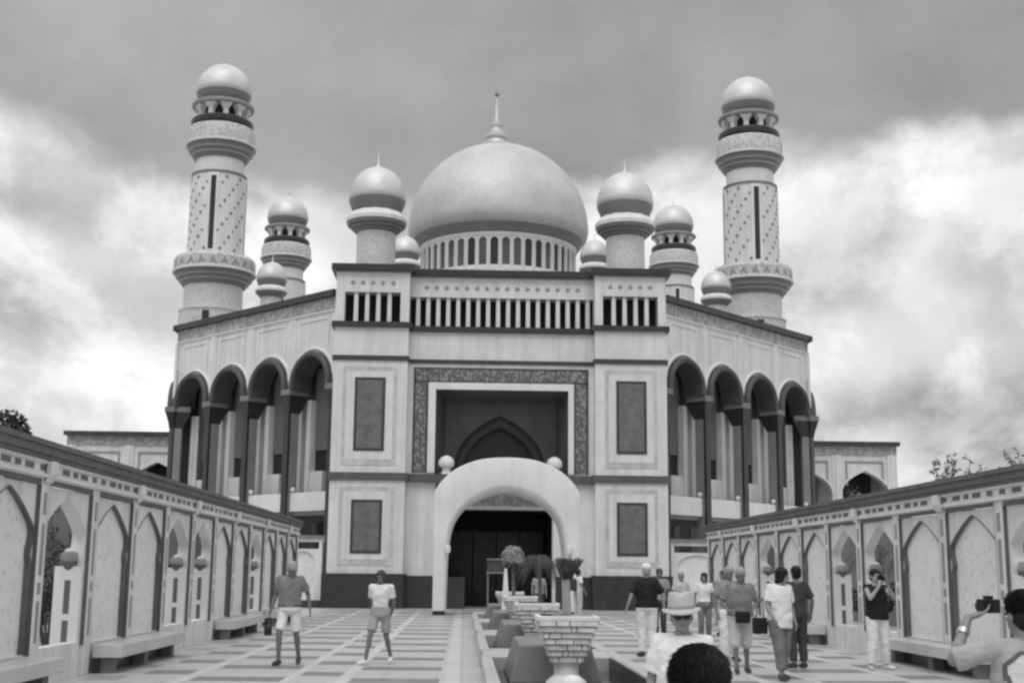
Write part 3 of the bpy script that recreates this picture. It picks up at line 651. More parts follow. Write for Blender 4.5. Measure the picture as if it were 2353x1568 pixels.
# pier turrets, roof corner domes, flanking domes
def turret(x, y, zb, sc_=1.0, drum_h=2.1, spike=True):
    s = sc_; z = zb + drum_h
    d = part(MB().lathe([(.93*s, zb), (.93*s, z)], x, y, 36), 'turret', 'tilewall', smooth=30)
    part(MB().lathe([(.93*s, z), (1.05*s, z + .06*s), (1.05*s, z + .14*s), (1.2*s, z + .2*s), (1.22*s, z + .30*s), (1.38*s, z + .36*s), (1.44*s, z + .52*s), (.9*s, z + .55*s)], x, y, 36), 'turret_corbel', 'corbel', d, smooth=25)
    part(MB().lathe([(1.46*s, z + .52*s), (1.48*s, z + .70*s), (1.30*s, z + .95*s), (1.12*s, z + 1.05*s), (.6*s, z + 1.08*s)], x, y, 12), 'turret_rim', 'cream', d)
    part(MB().lathe([(1.12*s, z + 1.04*s), (1.18*s, z + 1.12*s), (1.34*s, z + 1.5*s), (1.36*s, z + 1.62*s), (1.0*s, z + 1.65*s)], x, y, 36), 'turret_dome_band', 'domeband', d, smooth=35)
    dd = part(MB().lathe([(1.30*s, z + 1.60*s)] + dome_prof(1.38*s, z + 1.72*s, 1.62*s, n=14), x, y, 36), 'turret_dome', 'domelt', d, smooth=45)
    part(MB().lathe([(.14*s, z + 3.30*s), (.10*s, z + 3.42*s), (.05*s, z + 3.5*s), (.02*s, z + 4.1*s)], x, y, 12), 'turret_finial', 'domelt', d, smooth=40)
turret(-4.46, 59.0, 15.4); turret(7.55, 59.0, 15.4)
turret(-11.1, 70.0, 15.2, .62, 1.45); turret(14.15, 70.0, 15.2, .62, 1.42)
turret(-3.62, 70.0, 15.2, .62, 3.1); turret(7.2, 70.0, 15.2, .62, 3.1)

# ------------------------------------------------------------------ minarets
def minaret(x, y, zb, label, tiles=True, zshift=0.0):
    rt = empty('minaret', (x, y, zb), label, 'minaret', 'minarets of the mosque')
    def lt(name, prof, m, n=48, par=None, sm=28): return MB().lathe(prof, x, y, n).build(name, m, par or rt, smooth=sm)
    lt('base', [(1.9, zb), (1.92, 16.55), (1.98, 16.6), (1.98, 16.68), (1.75, 16.72)], 'tilewall')
    lt('lower_drum', [(1.74, 16.7), (1.72, 18.15)], 'tilewall')
    def corb(z0, z1, r0, r1, lip):
        c = lt('corbel', [(r0, z0)] + [q for i in range(3) for q in ((r0 + (r1-r0)*(i+.55)/3, z0 + (z1-z0)*(i+.15)/3), (r0 + (r1-r0)*(i+.9)/3, z0 + (z1-z0)*(i+.85)/3), (r0 + (r1-r0)*(i+.8)/3, z0 + (z1-z0)*(i+.9)/3))] + [(r1, z1), (r0, z1 + .01)], 'corbel')
        for i in range(1, 3):
            rr = r0 + (r1-r0)*(i + .12)/3; zz = z0 + (z1-z0)*i/3
            lt('corbel_line', [(rr - .1, zz - .03), (rr + .05, zz - .03), (rr + .06, zz + .03), (rr - .1, zz + .03)], 'ledge', par=c)
    corb(18.15, 18.92, 1.74, 2.36, 0)
    b = lt('balcony', [(2.2, 18.92), (2.44, 18.95), (2.46, 19.05), (2.38, 19.12), (2.40, 19.72), (2.30, 19.90), (2.15, 19.92), (1.5, 19.9)], 'zig')
    lt('balcony_rim', [(2.3, 18.93), (2.47, 18.95), (2.48, 19.04), (2.3, 19.06)], 'cream', par=b)
    nz = 22
    for k in range(nz):
        a = 2*PI*k/nz
        if math.sin(a) > .3: continue
        aa = a + PI/nz*.0
        pts = []
        for da, zz in ((-.10, 19.16), (.0, 19.66), (.10, 19.16), (.0, 19.30)):
            pts.append((x + 2.405*math.cos(aa+da), y + 2.405*math.sin(aa+da), zz))
        pin = [(x + (px-x)*.985, y + (py-y)*.985, pz) for px, py, pz in pts]
        MB().add(pts + pin, [(0,1,3),(1,2,3),(0,4,5,1),(1,5,6,2),(2,6,7,3),(3,7,4,0)]).build('chevron', 'shade', b)
    sh = lt('shaft', [(1.66, 19.5), (1.60, 25.0)], 'stone')
    lt('shaft_ring', [(1.5, 24.92), (1.66, 24.95), (1.66, 25.08), (1.4, 25.15)], 'grey')
    for q in range(4):
        a = -PI/2 + q*PI/2
        t = Vector((-math.sin(a), math.cos(a), 0)); o = Vector((math.cos(a), math.sin(a), 0)); c = Vector((x, y, 0))
        xf = lambda u, v, z: tuple(c + t*u + o*v + Vector((0, 0, z)))
        if math.sin(a) < .5:
            MB(xf).box(-.30, .30, 1.50, 1.655, 20.0, 24.9).build('slot_frame', 'white', sh)
            MB(xf).box(-.15, .15, 1.50, 1.672, 20.2, 24.7).build('window_slot', 'glass', sh)
        if math.sin(a) < .5: MB(xf).box(-.2, .2, 1.7, 1.94, zb, 16.45).build('base_slot', 'glass', rt)
    tm = None
    if tiles:
        for k in range(11):
            for j in range(13):
                a = 2*PI*k/11 + j*.155 - .1; z = 20.25 + .37*j
                if math.sin(a) > .15: continue
                d = (a + PI/2) % (PI/2)
                if min(d, PI/2 - d) < .22: continue
                r = 1.665 - .06*(z - 19.5)/5.5
                big = (j % 2 == 0)
                if tm is None:
                    tm = MB().add([(-.10, 0, 0), (0, -.0, -.11), (.10, 0, 0), (0, 0, .11), (-.10, -.03, 0), (0, -.03, -.11), (.10, -.03, 0), (0, -.03, .11)],
                                  [(4,5,6,7),(0,1,5,4),(1,2,6,5),(2,3,7,6),(3,0,4,7)]).build('tile', 'grey', sh, world=False); tl = tm
                else: tl = inst(tm, sh, (0, 0, 0))
                tl.location = (r*math.cos(a), r*math.sin(a), z - zb); tl.rotation_euler = (0, 0, a + PI/2)
                if not big: tl.scale = (.75, 1, .75)
    lt('upper_drum', [(1.46, 25.1), (1.44, 26.05)], 'cream')
    corb(26.0, 26.82, 1.46, 2.02, 0)
    b = lt('balcony', [(1.9, 26.82), (2.08, 26.86), (2.10, 26.96), (2.03, 27.02), (2.04, 27.75), (1.95, 28.0), (1.7, 28.1), (1.3, 28.1)], 'zig')
    lt('balcony_rim', [(1.95, 26.84), (2.12, 26.86), (2.13, 26.95), (1.95, 26.97)], 'cream', par=b)
    lt('dark_ring', [(1.7, 28.1), (1.86, 28.2), (1.88, 28.45), (1.8, 28.56), (1.3, 28.6)], 'dark')
    k0 = lt('kiosk_core', [(1.15, 28.55), (1.15, 29.5)], 'void')
    for k in range(10):
        a = -PI/2 + 2*PI*(k + .5)/10; c = Vector((x, y, 0)); t = Vector((-math.sin(a), math.cos(a), 0)); o = Vector((math.cos(a), math.sin(a), 0))
        xf = lambda u, v, z: tuple(c + t*u + o*v + Vector((0, 0, z)))
        MB(xf).add([(-.16, 1.2, 28.58), (.16, 1.2, 28.58), (.16, 1.5, 28.58), (-.16, 1.5, 28.58), (-.14, 1.2, 29.0), (.14, 1.2, 29.0), (.14, 1.5, 29.0), (-.14, 1.5, 29.0),
                    (-.42, 1.2, 29.42), (.42, 1.2, 29.42), (.42, 1.74, 29.42), (-.42, 1.74, 29.42)],
                   [(0,1,5,4),(1,2,6,5),(2,3,7,6),(3,0,4,7),(4,5,9,8),(5,6,10,9),(6,7,11,10),(7,4,8,11),(8,9,10,11)]).build('kiosk_column', 'cream', rt)
    lt('kiosk_rim', [(1.1, 29.35), (1.76, 29.33), (1.86, 29.40), (1.88, 29.52), (1.8, 29.60), (1.5, 29.66), (1.1, 29.66)], 'shade')
    lt('dome_band', [(1.36, 29.62), (1.42, 29.68), (1.62, 30.10), (1.66, 30.28), (1.3, 30.30)], 'domeband', sm=35)
    d = lt('dome', [(1.6, 30.24)] + dome_prof(1.70, 30.40, 1.85, n=16), 'domelt', sm=45)
    lt('finial', [(.10, 32.22), (.08, 32.34), (.03, 32.42), (.015, 32.75)], 'metal', 10, par=d)
    return rt
minaret(-15.25, 74.5, 15.3, 'tall pale minaret at the left front corner, left of the great dome')
minaret(17.30, 74.5, 15.3, 'tall pale minaret at the right front corner, right of the great dome')
minaret(-15.15, 102.5, 9.0, 'smaller looking minaret behind the left wing, between front minaret and portal', False)
minaret(17.20, 102.5, 9.0, 'smaller looking minaret partly hidden behind the right pier turret', False)

# ------------------------------------------------------------------ side galleries
def gallery(xs, label, through):
    rt = empty('side_gallery', ((xs[0]+xs[-1])/2, 86.5, 0), label, 'building', 'low side galleries')
    for k, (a, b) in enumerate(zip(xs, xs[1:])):
        uc = (a+b)/2
        for yi, (yy, hw, za, zs0) in enumerate(((85.0, 1.62, 8.6, 7.0), (89.0, 1.4, 7.8, 6.7))):
            wf = lambda z: max(0, hw*(1 - ((z - zs0)/(za - zs0))**2.3)) if z > zs0 else hw
            p = MB(lambda u, v, z: (u, yy - v, z)).opening(a, b, 0, 9.7, wf, [0.02, zs0] + [zs0 + (za-zs0)*i/14 for i in range(1, 15)], 0, -.6, caps=False).build('arched_bay', 'wall' if yi == 0 else 'grey', rt)
            if yi == 0:
                A = [(-wf(z), z) for z in [zs0 + (za-zs0)*i/14 for i in range(15)]]; A = A + [(-q, z) for q, z in reversed(A[:-1])]
                Bq = [(q*1.09, zs0 + (z - zs0)*1.09) for q, z in A]; n = len(A)
                MB().add([(uc + q, 84.9, z) for q, z in A] + [(uc + q, 84.9, z) for q, z in Bq] + [(uc + q, 85.0, z) for q, z in Bq],
                         [(i, i+1, n+i+1, n+i) for i in range(n-1)] + [(n+i, n+i+1, 2*n+i+1, 2*n+i) for i in range(n-1)]).build('hood_mould', 'cream', p)
                MB().box(a + .6, b - .6, 84.94, 85.0, 9.15, 9.27).build('panel_frame', 'shade', p)
                for q in (a + .6, b - .72): MB().box(q, q + .12, 84.94, 85.0, 7.6, 9.148).build('panel_frame', 'shade', p)
        if not through[k]: MB().box(a, b, 88.7, 88.9, 0, 9.7).build('back_wall', 'dark', rt)
    for u in xs:
        MB().box(u - .32, u + .32, 84.93, 89.6, 0, 9.7).build('gallery_pier', 'wall', rt)
        MB().box(u - .10, u + .10, 84.88, 85.2, 0, 9.7).build('pier_strip', 'cream', rt)
    MB().box(xs[0] - .3, xs[-1] + .3, 85.61, 88.99, 9.5, 9.7).build('ceiling', 'dark', rt)
    MB().box(xs[0] - .33, xs[-1] + .33, 84.9, 89.7, 9.701, 10.3).build('frieze_band', 'frieze', rt)
    MB().box(xs[0] - .5, xs[-1] + .5, 84.6, 89.9, 10.301, 10.58).build('cornice', 'dark2', rt)
gallery([-26.2, -22.4, -18.6], 'low pale arched gallery beyond the left wing', [False, False])
gallery([21.2, 25.2, 29.0], 'low pale arched gallery beyond the right wing', [True, False])

# ------------------------------------------------------------------ white arch gateway in front of the entrance
ga = empty('white_arch', (1.62, 49.4, 0), 'smooth white rounded arch standing in front of the dark entrance', 'arch')
pts_o = [(2.78, 0.16), (2.78, 1.2), (2.78, 2.4), (2.78, 3.6), (2.78, 4.3), (2.76, 4.64), (2.44, 5.10), (1.92, 5.52), (1.22, 5.81), (0.6, 5.92), (0.0, 5.95)]
pts_l = [(2.36, 0.16), (2.38, 1.2), (2.40, 2.4), (2.33, 3.14), (2.2, 3.5), (1.92, 3.96), (1.62, 4.30), (1.22, 4.60), (0.8, 4.78), (0.4, 4.89), (0.0, 4.92)]
pts_i = [(2.28, 0.16), (2.26, 1.2), (2.22, 2.4), (2.12, 3.10), (1.98, 3.52), (1.73, 3.90), (1.45, 4.14), (1.05, 4.38), (0.7, 4.53), (0.35, 4.64), (0.0, 4.68)]
def interp(P, n):
    o = []
    for i in range(n + 1):
        t = i/n*(len(P)-1); k = min(int(t), len(P)-2); f = t - k
        def cr(a, b, c, d): return 0.5*((2*b) + (c-a)*f + (2*a-5*b+4*c-d)*f*f + (3*b-a-3*c+d)*f**3)
        q = [P[max(k-1, 0)], P[k], P[k+1], P[min(k+2, len(P)-1)]]
        o.append((cr(*[e[0] for e in q]), cr(*[e[1] for e in q])))
    return o
NN = 40
O_, L_, I_ = interp(pts_o, NN), interp(pts_l, NN), interp(pts_i, NN)
O_, L_, I_ = [[(-a, b) for a, b in P] + [(a, b) for a, b in reversed(P[:-1])] for P in (O_, L_, I_)]
rs = []
Y0, Y1 = 48.5, 50.6
for (ox, oz), (lx, lz), (ix, iz) in zip(O_, L_, I_):
    r = [(1.62 + ox, Y1, oz), (1.62 + ox, Y0 + .06, oz), (1.62 + ox*.985 + lx*.015, Y0 + .015, oz*.985 + lz*.015), (1.62 + ox*.95 + lx*.05, Y0, oz*.95 + lz*.05)]
    for i in range(0, 6):
        t = PI/2*i/5
        r.append((1.62 + lx + (ix - lx)*math.sin(t), Y0 + .35*(1 - math.cos(t)), lz + (iz - lz)*math.sin(t)))
    r.append((1.62 + ix, Y1, iz))
    rs.append(r)
MB().rings(rs).build('arch_body', 'white', ga, smooth=40)
for x in (1.62 - 2.55, 1.62 + 2.55):
    MB().box(x - .22, x + .22, Y0 + .05, Y1 - .1, 0.0, .165).build('foot', 'dark', ga, bevel=.02)
# wall lamps and floodlights on the arch
for x, y, z in ((-.62, 48.42, 2.45), (3.98, 48.42, 2.45)):
    MB().lathe([(0, z-.16), (.09, z-.14), (.12, z), (.09, z+.16), (0, z+.18)], x, y, 14).build('lamp', 'white', ga, smooth=40)

# ------------------------------------------------------------------ fountain row along the axis
fb = empty('fountain_basin', (CXA, 30, 0), 'long low stone fountain basin with dark pools along the courtyard axis', 'fountain')
fx0, fx1 = .30, 2.54
for k in range(4):
    y0 = 15.2 + 7.2*k
    for xa, xb in ((fx0, fx0 + .17), (fx1 - .17, fx1)):
        for q in range(3):
            a = y0 + 5.6*q/3
            MB().box(xa, xb, a, a + 5.6/3 - .012, 0.0, .30).build('curb_stone', 'floor', fb, bevel=.02)
    MB().box(fx0 + .17, fx1 - .17, y0, y0 + .2, 0.0, .30).build('curb_stone', 'floor', fb, bevel=.02)
    MB().box(fx0 + .04, fx1 - .04, y0 + 5.6, y0 + 7.19, 0.0, .28).build('bridge_slab', 'floor', fb, bevel=.02)
    MB().box(fx0 + .17, fx1 - .17, y0 + .2, y0 + 5.6, 0.0, .06).build('pool_water', 'water', fb)
    for xa in (fx0 + .171, fx1 - .181):
        MB().box(xa, xa + .01, y0 + .2, y0 + 5.6, 0.06, .27).build('pool_lining', 'dark2', fb)
ordn = ['nearest', 'second', 'third', 'farthest']
for k in range(4):
    cy = 17.72 + 7.2*k
    pb = empty('stepped_bowl', (CXA, cy, 0.06), 'white tiered inverted pyramid fountain bowl, %s along the courtyard axis' % ordn[k], 'fountain bowl', 'tiered fountain bowls')
    MB().lathe([(.30, .06), (.27, .16), (.17, .24), (.17, .36), (.22, .42)], CXA, cy, 20).build('pedestal', 'cream', pb, smooth=35)
    nt_ = 7
    for i in range(nt_):
        hw = .20 + .195*i/(nt_ - 1); z0 = .42 + .50*i/(nt_ - 1)*.96
        tm_ = MB()
        for sx_, sy_ in ((0, -1), (0, 1), (-1, 0), (1, 0)):
            cuts = sorted([-hw + .0] + [rnd.uniform(-hw*.8, hw*.8) for _ in range(2)] + [hw])
            for q0, q1 in zip(cuts, cuts[1:]):
                t0, t1, dd = q0 + .007, q1 - .007, rnd.uniform(-.008, .006)
                if t1 - t0 < .02: continue
                if sy_: tm_.box(CXA + t0, CXA + t1, cy + sy_*(hw + dd) - .03, cy + sy_*(hw + dd) + .03, z0, z0 + .066)
                else: tm_.box(CXA + sx_*(hw + dd) - .03, CXA + sx_*(hw + dd) + .03, cy + t0, cy + t1, z0, z0 + .066)
        tm_.box(CXA - hw + .04, CXA + hw - .04, cy - hw + .04, cy + hw - .04, z0, z0 + .06)
        tm_.build('tier', 'tier', pb)
        if i < nt_ - 1:
            MB().box(CXA - hw + .03, CXA + hw - .03, cy - hw + .03, cy + hw - .03, z0 + .0661, z0 + .0795).build('tier_joint', 'ledge', pb)
    MB().box(CXA - .425, CXA + .425, cy - .425, cy + .425, .963, 1.03).build('rim', 'white', pb, bevel=.012)
    MB().box(CXA - .36, CXA + .36, cy - .36, cy + .36, 1.0301, 1.034).build('basin_water', 'water', pb)
    bl = empty('stone_block', (CXA, cy + 1.9, 0.06), 'grey tapering stone block just behind the %s fountain bowl' % ordn[k], 'stone block', 'stone blocks in the fountain')
    MB().frus(CXA - .10, cy + 1.85, .06, .60, .66, 1.30, .50, 1.22).build('block_body', 'block', bl, bevel=.03)
sb = MB().ball((1.36, 16.0, .21), .16, n=24, m=16).build('stone_ball', 'cream', smooth=60)
tag(sb, 'pale round stone ball in the pool before the nearest fountain bowl', 'stone ball')
# ------------------------------------------------------------------ vegetation
def leaves(mb, c, rx, ry, rz, n, size, seed, clump=10, flat=.5):
    r = random.Random(seed)
    cl = []
    for _ in range(clump):
        while True:
            p = Vector((r.uniform(-1, 1), r.uniform(-1, 1), r.uniform(-1, 1)))
            if .25 < p.length < 1: break
        cl.append((p, r.uniform(.22, .42)))
    for _ in range(n):
        p0, s = r.choice(cl); q = Vector((r.gauss(0, 1), r.gauss(0, 1), r.gauss(0, 1))).normalized()*s*r.uniform(.4, 1)**.5
        p = Vector(((p0.x + q.x)*rx + c[0], (p0.y + q.y)*ry + c[1], (p0.z + q.z)*rz + c[2]))
        d = Vector((r.gauss(0, 1), r.gauss(0, 1), r.gauss(0, .6))).normalized(); e = d.cross(Vector((r.gauss(0, 1), r.gauss(0, 1), r.gauss(0, 1)))).normalized()
        l = size*r.uniform(.6, 1.3); wd = l*flat
        mb.add([tuple(p - d*l*.5), tuple(p + e*wd*.5), tuple(p + d*l*.5), tuple(p - e*wd*.5)], [(0, 1, 2, 3)])
    return mb
def tree(x, y, h, rx, rz, label, m='leaf', n=5000, size=.22, seed=1, name='tree', cat='tree', group='trees beyond the walls', zb=0.0):
    rt = empty(name, (x, y, zb), label, cat, group)
    r = random.Random(seed)
    t = MB().tube([(x, y, zb), (x + .1, y, zb + h*.25), (x - .05, y + .05, zb + h*.55), (x, y, zb + h*.8)], [.05*h*.5, .04*h*.5, .028*h*.5, .01*h*.5], 8)
    for k in range(7):
        a = r.uniform(0, 2*PI); z = zb + h*r.uniform(.35, .7)
        t.tube([(x, y, z), (x + rx*.35*math.cos(a), y + rx*.35*math.sin(a), z + h*.12), (x + rx*.75*math.cos(a), y + rx*.75*math.sin(a), z + h*.2)], [.02*h*.5, .013*h*.5, .005*h*.5], 6)
    t.build('trunk', 'bark', rt, smooth=60)
    leaves(MB(), (x, y, zb + h - rz*.95), rx, rx, rz, n, size, seed, 16).build('crown', m, rt)
tree(-17.8, 45.0, 7.4, 2.2, 2.4, 'dark leafy tree rising above the left arcade roof at the picture edge', n=9000, size=.26, seed=3)
def sparse(x, y, h, sp, label, seed):
    rt = empty('sparse_tree', (x, y, 0), label, 'tree', 'sparse trees beyond the right wall'); r = random.Random(seed)
    t = MB().tube([(x, y, 0), (x, y, h*.5), (x + .1, y, h*.7)], [.12, .08, .05], 7); lv = MB()
    for k in range(22):
        a = r.uniform(0, 2*PI); z = h*r.uniform(.45, .7); e = Vector((x + sp*r.uniform(.2, 1)*math.cos(a), y + sp*r.uniform(.2, 1)*math.sin(a), h*r.uniform(.78, 1.03)))
        m1 = Vector((x, y, z)).lerp(e, .5) + Vector((0, 0, .1))
        t.tube([(x, y, z), tuple(m1), tuple(e)], [.04, .025, .008], 5)
        for q in range(3):
            leaves(lv, tuple(m1.lerp(e, .55 + .22*q)), .16, .16, .22, 9, .13, seed*50 + k*3 + q, 4)
    t.build('trunk', 'bark', rt); lv.build('crown', 'leafgrey', rt)
sparse(14.2, 36.0, 4.85, 1.15, 'sparse leafy tree above the right arcade roof, beside the side gallery', 5)
sparse(16.4, 36.5, 5.3, 1.0, 'sparse leafy tree above the right arcade roof at the picture edge', 8)
sparse(12.4, 39.0, 4.1, .6, 'small sparse tree tip above the right arcade roof below the gallery', 11)
def shrub(x, y, h, rx, label, seed, m='leaf', group='shrubs behind the arcade walls'):
    rt = empty('shrub', (x, y, 0), label, 'shrub', group)
    t = MB(); r = random.Random(seed)
    for k in range(6):
        a = r.uniform(0, 2*PI); t.tube([(x, y, 0), (x + rx*.3*math.cos(a), y + rx*.3*math.sin(a), h*.4), (x + rx*.6*math.cos(a), y + rx*.6*math.sin(a), h*.8)], [.03, .02, .008], 5)
    t.build('stem', 'bark', rt)
    leaves(MB(), (x, y, h*.52), rx, rx, h*.46, 2600, .12, seed, 14).build('crown', m, rt)
def palm(x, y, h, fr, nf, label, seed, m='leaf', name='palm', group='palms behind the arcade walls', tr=.07, bark='bark', wleaf=.30, droop=1.0, zb=0.0):
    rt = empty(name, (x, y, zb), label, 'palm', group); r = random.Random(seed)
    MB().tube([(x, y, zb), (x + .03, y, zb + h*.5), (x, y, zb + h)], [tr*1.3, tr, tr*.8], 9).build('trunk', bark, rt, smooth=60)
    for k in range(nf):
        a = 2*PI*k/nf + r.uniform(-.2, .2); up = r.uniform(.2, .8); mb = MB(); P = []
        for i in range(9):
            t = i/8; P.append(Vector((x + math.cos(a)*fr*t*(1 - .12*t*t), y + math.sin(a)*fr*t*(1 - .12*t*t), zb + h + fr*(up*t - (droop*.55 + .4*up)*t*t*1.25))))
        mb.tube([tuple(p) for p in P], [.014*(1 - .8*i/8) for i in range(9)], 5)
        sd = Vector((-math.sin(a), math.cos(a), 0))
        for i in range(1, 25):
            t = i/24*8; q = min(int(t), 7); p = P[q].lerp(P[q+1], t - q); d = (P[q+1] - P[q]).normalized()
            ll = wleaf*(math.sin(PI*min(1, i/24*.9 + .08)))
            for s in (-1, 1):
                e = p + (sd*s*.8 + d*.6 + Vector((0, 0, -.35)))*ll
                mb.add([tuple(p - d*.012), tuple(p + d*.012), tuple(p.lerp(e, .6) + d*.012), tuple(e)], [(0, 1, 2, 3)])
        mb.build('frond', m, rt)
for k, (x, y, h, rx, w_) in enumerate(((-7.8, 24.6, 2.2, .9, 'first'), (-8.4, 27.6, 3.6, 1.2, 'second'), (-7.5, 33.4, 2.0, .9, 'third'), (-7.6, 36.6, 2.0, .9, 'fourth'), (-7.4, 45.2, 2.2, .9, 'last'))):
    shrub(x, y, h, rx, 'dark shrub seen through the left arcade openings, %s from the viewer' % w_, 20 + k)
palm(-8.0, 26.0, 2.0, 1.3, 11, 'small dark palm behind the nearest opening of the left arcade', 31)
for k, (x, y, h, rx, w_) in enumerate(((10.6, 19.6, 1.9, 1.0, 'first'), (10.5, 27.6, 1.6, .9, 'second'), (10.7, 30.6, 1.5, .9, 'third'), (10.5, 37.0, 1.5, .9, 'last'))):
    shrub(x, y, h, rx, 'dark shrub seen through the right arcade openings, %s from the viewer' % w_, 40 + k)
palm(10.4, 29.2, 2.2, 1.2, 11, 'pale palm fronds showing in the middle openings of the right arcade', 33, 'leafmid')
palm(10.6, 32.2, 2.3, 1.2, 11, 'palm behind the second middle opening of the right arcade', 34, 'leafmid')
# tall walls added behind the arcades to darken the view through the openings
tag(MB().box(-12.4, -12.0, 12.5, 60, 0, 3.6).build('added_wall', 'grey'), 'plain grey wall added behind the left arcade to darken its openings', 'wall')
tag(MB().box(14.0, 14.4, 12.5, 60, 0, 3.4).build('added_wall', 'grey'), 'plain grey wall added behind the right arcade to darken its openings', 'wall')
# plants standing among the fountains
tp = empty('topiary_tree', (1.38, 35.9, .06), 'pale clipped dome headed small tree in front of the dark entrance', 'tree')
MB().tube([(1.38, 35.9, .06), (1.40, 35.9, 1.0), (1.38, 35.9, 1.95)], [.06, .05, .04], 8).build('trunk', 'bark', tp, smooth=60)
r_ = random.Random(61); mb = MB()
for k in range(3600):
    u_ = Vector((r_.gauss(0, 1), r_.gauss(0, 1), abs(r_.gauss(0, 1)) - .25)).normalized(); rr = r_.uniform(.80, 1.04) + .13*math.sin(9*u_.x + 4*u_.z) * math.cos(8*u_.y + 2)
    p = Vector((1.38 + u_.x*.31*rr, 35.9 + u_.y*.31*rr, 1.98 + u_.z*.34*rr)); d = Vector((r_.gauss(0, 1), r_.gauss(0, 1), r_.gauss(0, 1))).normalized(); e = d.cross(u_).normalized()
    mb.add([tuple(p - d*.03), tuple(p + e*.016), tuple(p + d*.03), tuple(p - e*.016)], [(0, 1, 2, 3)])
mb.build('crown', 'leafpale', tp)
palm(1.98, 33.6, 2.0, .80, 15, 'dark drooping small palm beside the pale topiary before the entrance', 62, 'leaf', group='plants among the fountains', tr=.05, wleaf=.22, droop=1.7, zb=0.0)
tp = empty('vase_tree', (2.06, 25.6, 0.0), 'small vase shaped tree with pale trunk right of the fountain row', 'tree')
MB().tube([(2.06, 25.6, .0), (2.08, 25.6, .8), (2.06, 25.6, 1.55)], [.075, .07, .06], 10).build('trunk', 'palebark', tp, smooth=60)
r_ = random.Random(77); mb = MB()
for k in range(900):
    t = r_.random(); a = r_.uniform(0, 2*PI); rr = (.07 + .20*t)*math.sqrt(r_.uniform(.2, 1)); p = Vector((2.06 + rr*math.cos(a) + .05*t, 25.6 + rr*math.sin(a), 1.45 + .36*t))
    d = Vector((math.cos(a)*.5 + r_.gauss(0, .3), math.sin(a)*.5 + r_.gauss(0, .3), 1)).normalized(); e = d.cross(Vector((r_.gauss(0, 1), r_.gauss(0, 1), .2))).normalized()
    mb.add([tuple(p), tuple(p + d*.06 + e*.018), tuple(p + d*.13), tuple(p + d*.06 - e*.018)], [(0, 1, 2, 3)])
mb.build('crown', 'leafmid', tp)
ob = MB().frus(1.22, 37.2, 0.06, .5, .16, .16, .12, .12).frus(1.22, 37.2, .5, 1.72, .12, .12, .035, .035).build('obelisk', 'white', bevel=.01)
tag(ob, 'slim white tapering obelisk left of the topiary tree', 'obelisk')
# wooden stand in the entrance
st = empty('wooden_stand', (1.35, 53.5, 0), 'small dark wooden stand in the dark entrance doorway', 'stand')
MB().box(.98, 1.72, 53.3, 53.7, 1.62, 2.1).build('sign_board', 'wood', st, bevel=.01)
MB().box(.95, 1.75, 53.25, 53.75, 2.101, 2.16).build('top_rail', 'shade', st, bevel=.01)
MB().box(.95, 1.75, 53.25, 53.75, 1.55, 1.62).build('bottom_rail', 'shade', st, bevel=.01)
for x in (.98, 1.66):
    for y in (53.28, 53.66): MB().box(x, x + .06, y, y + .06, 0, 1.55).build('leg', 'shade', st)

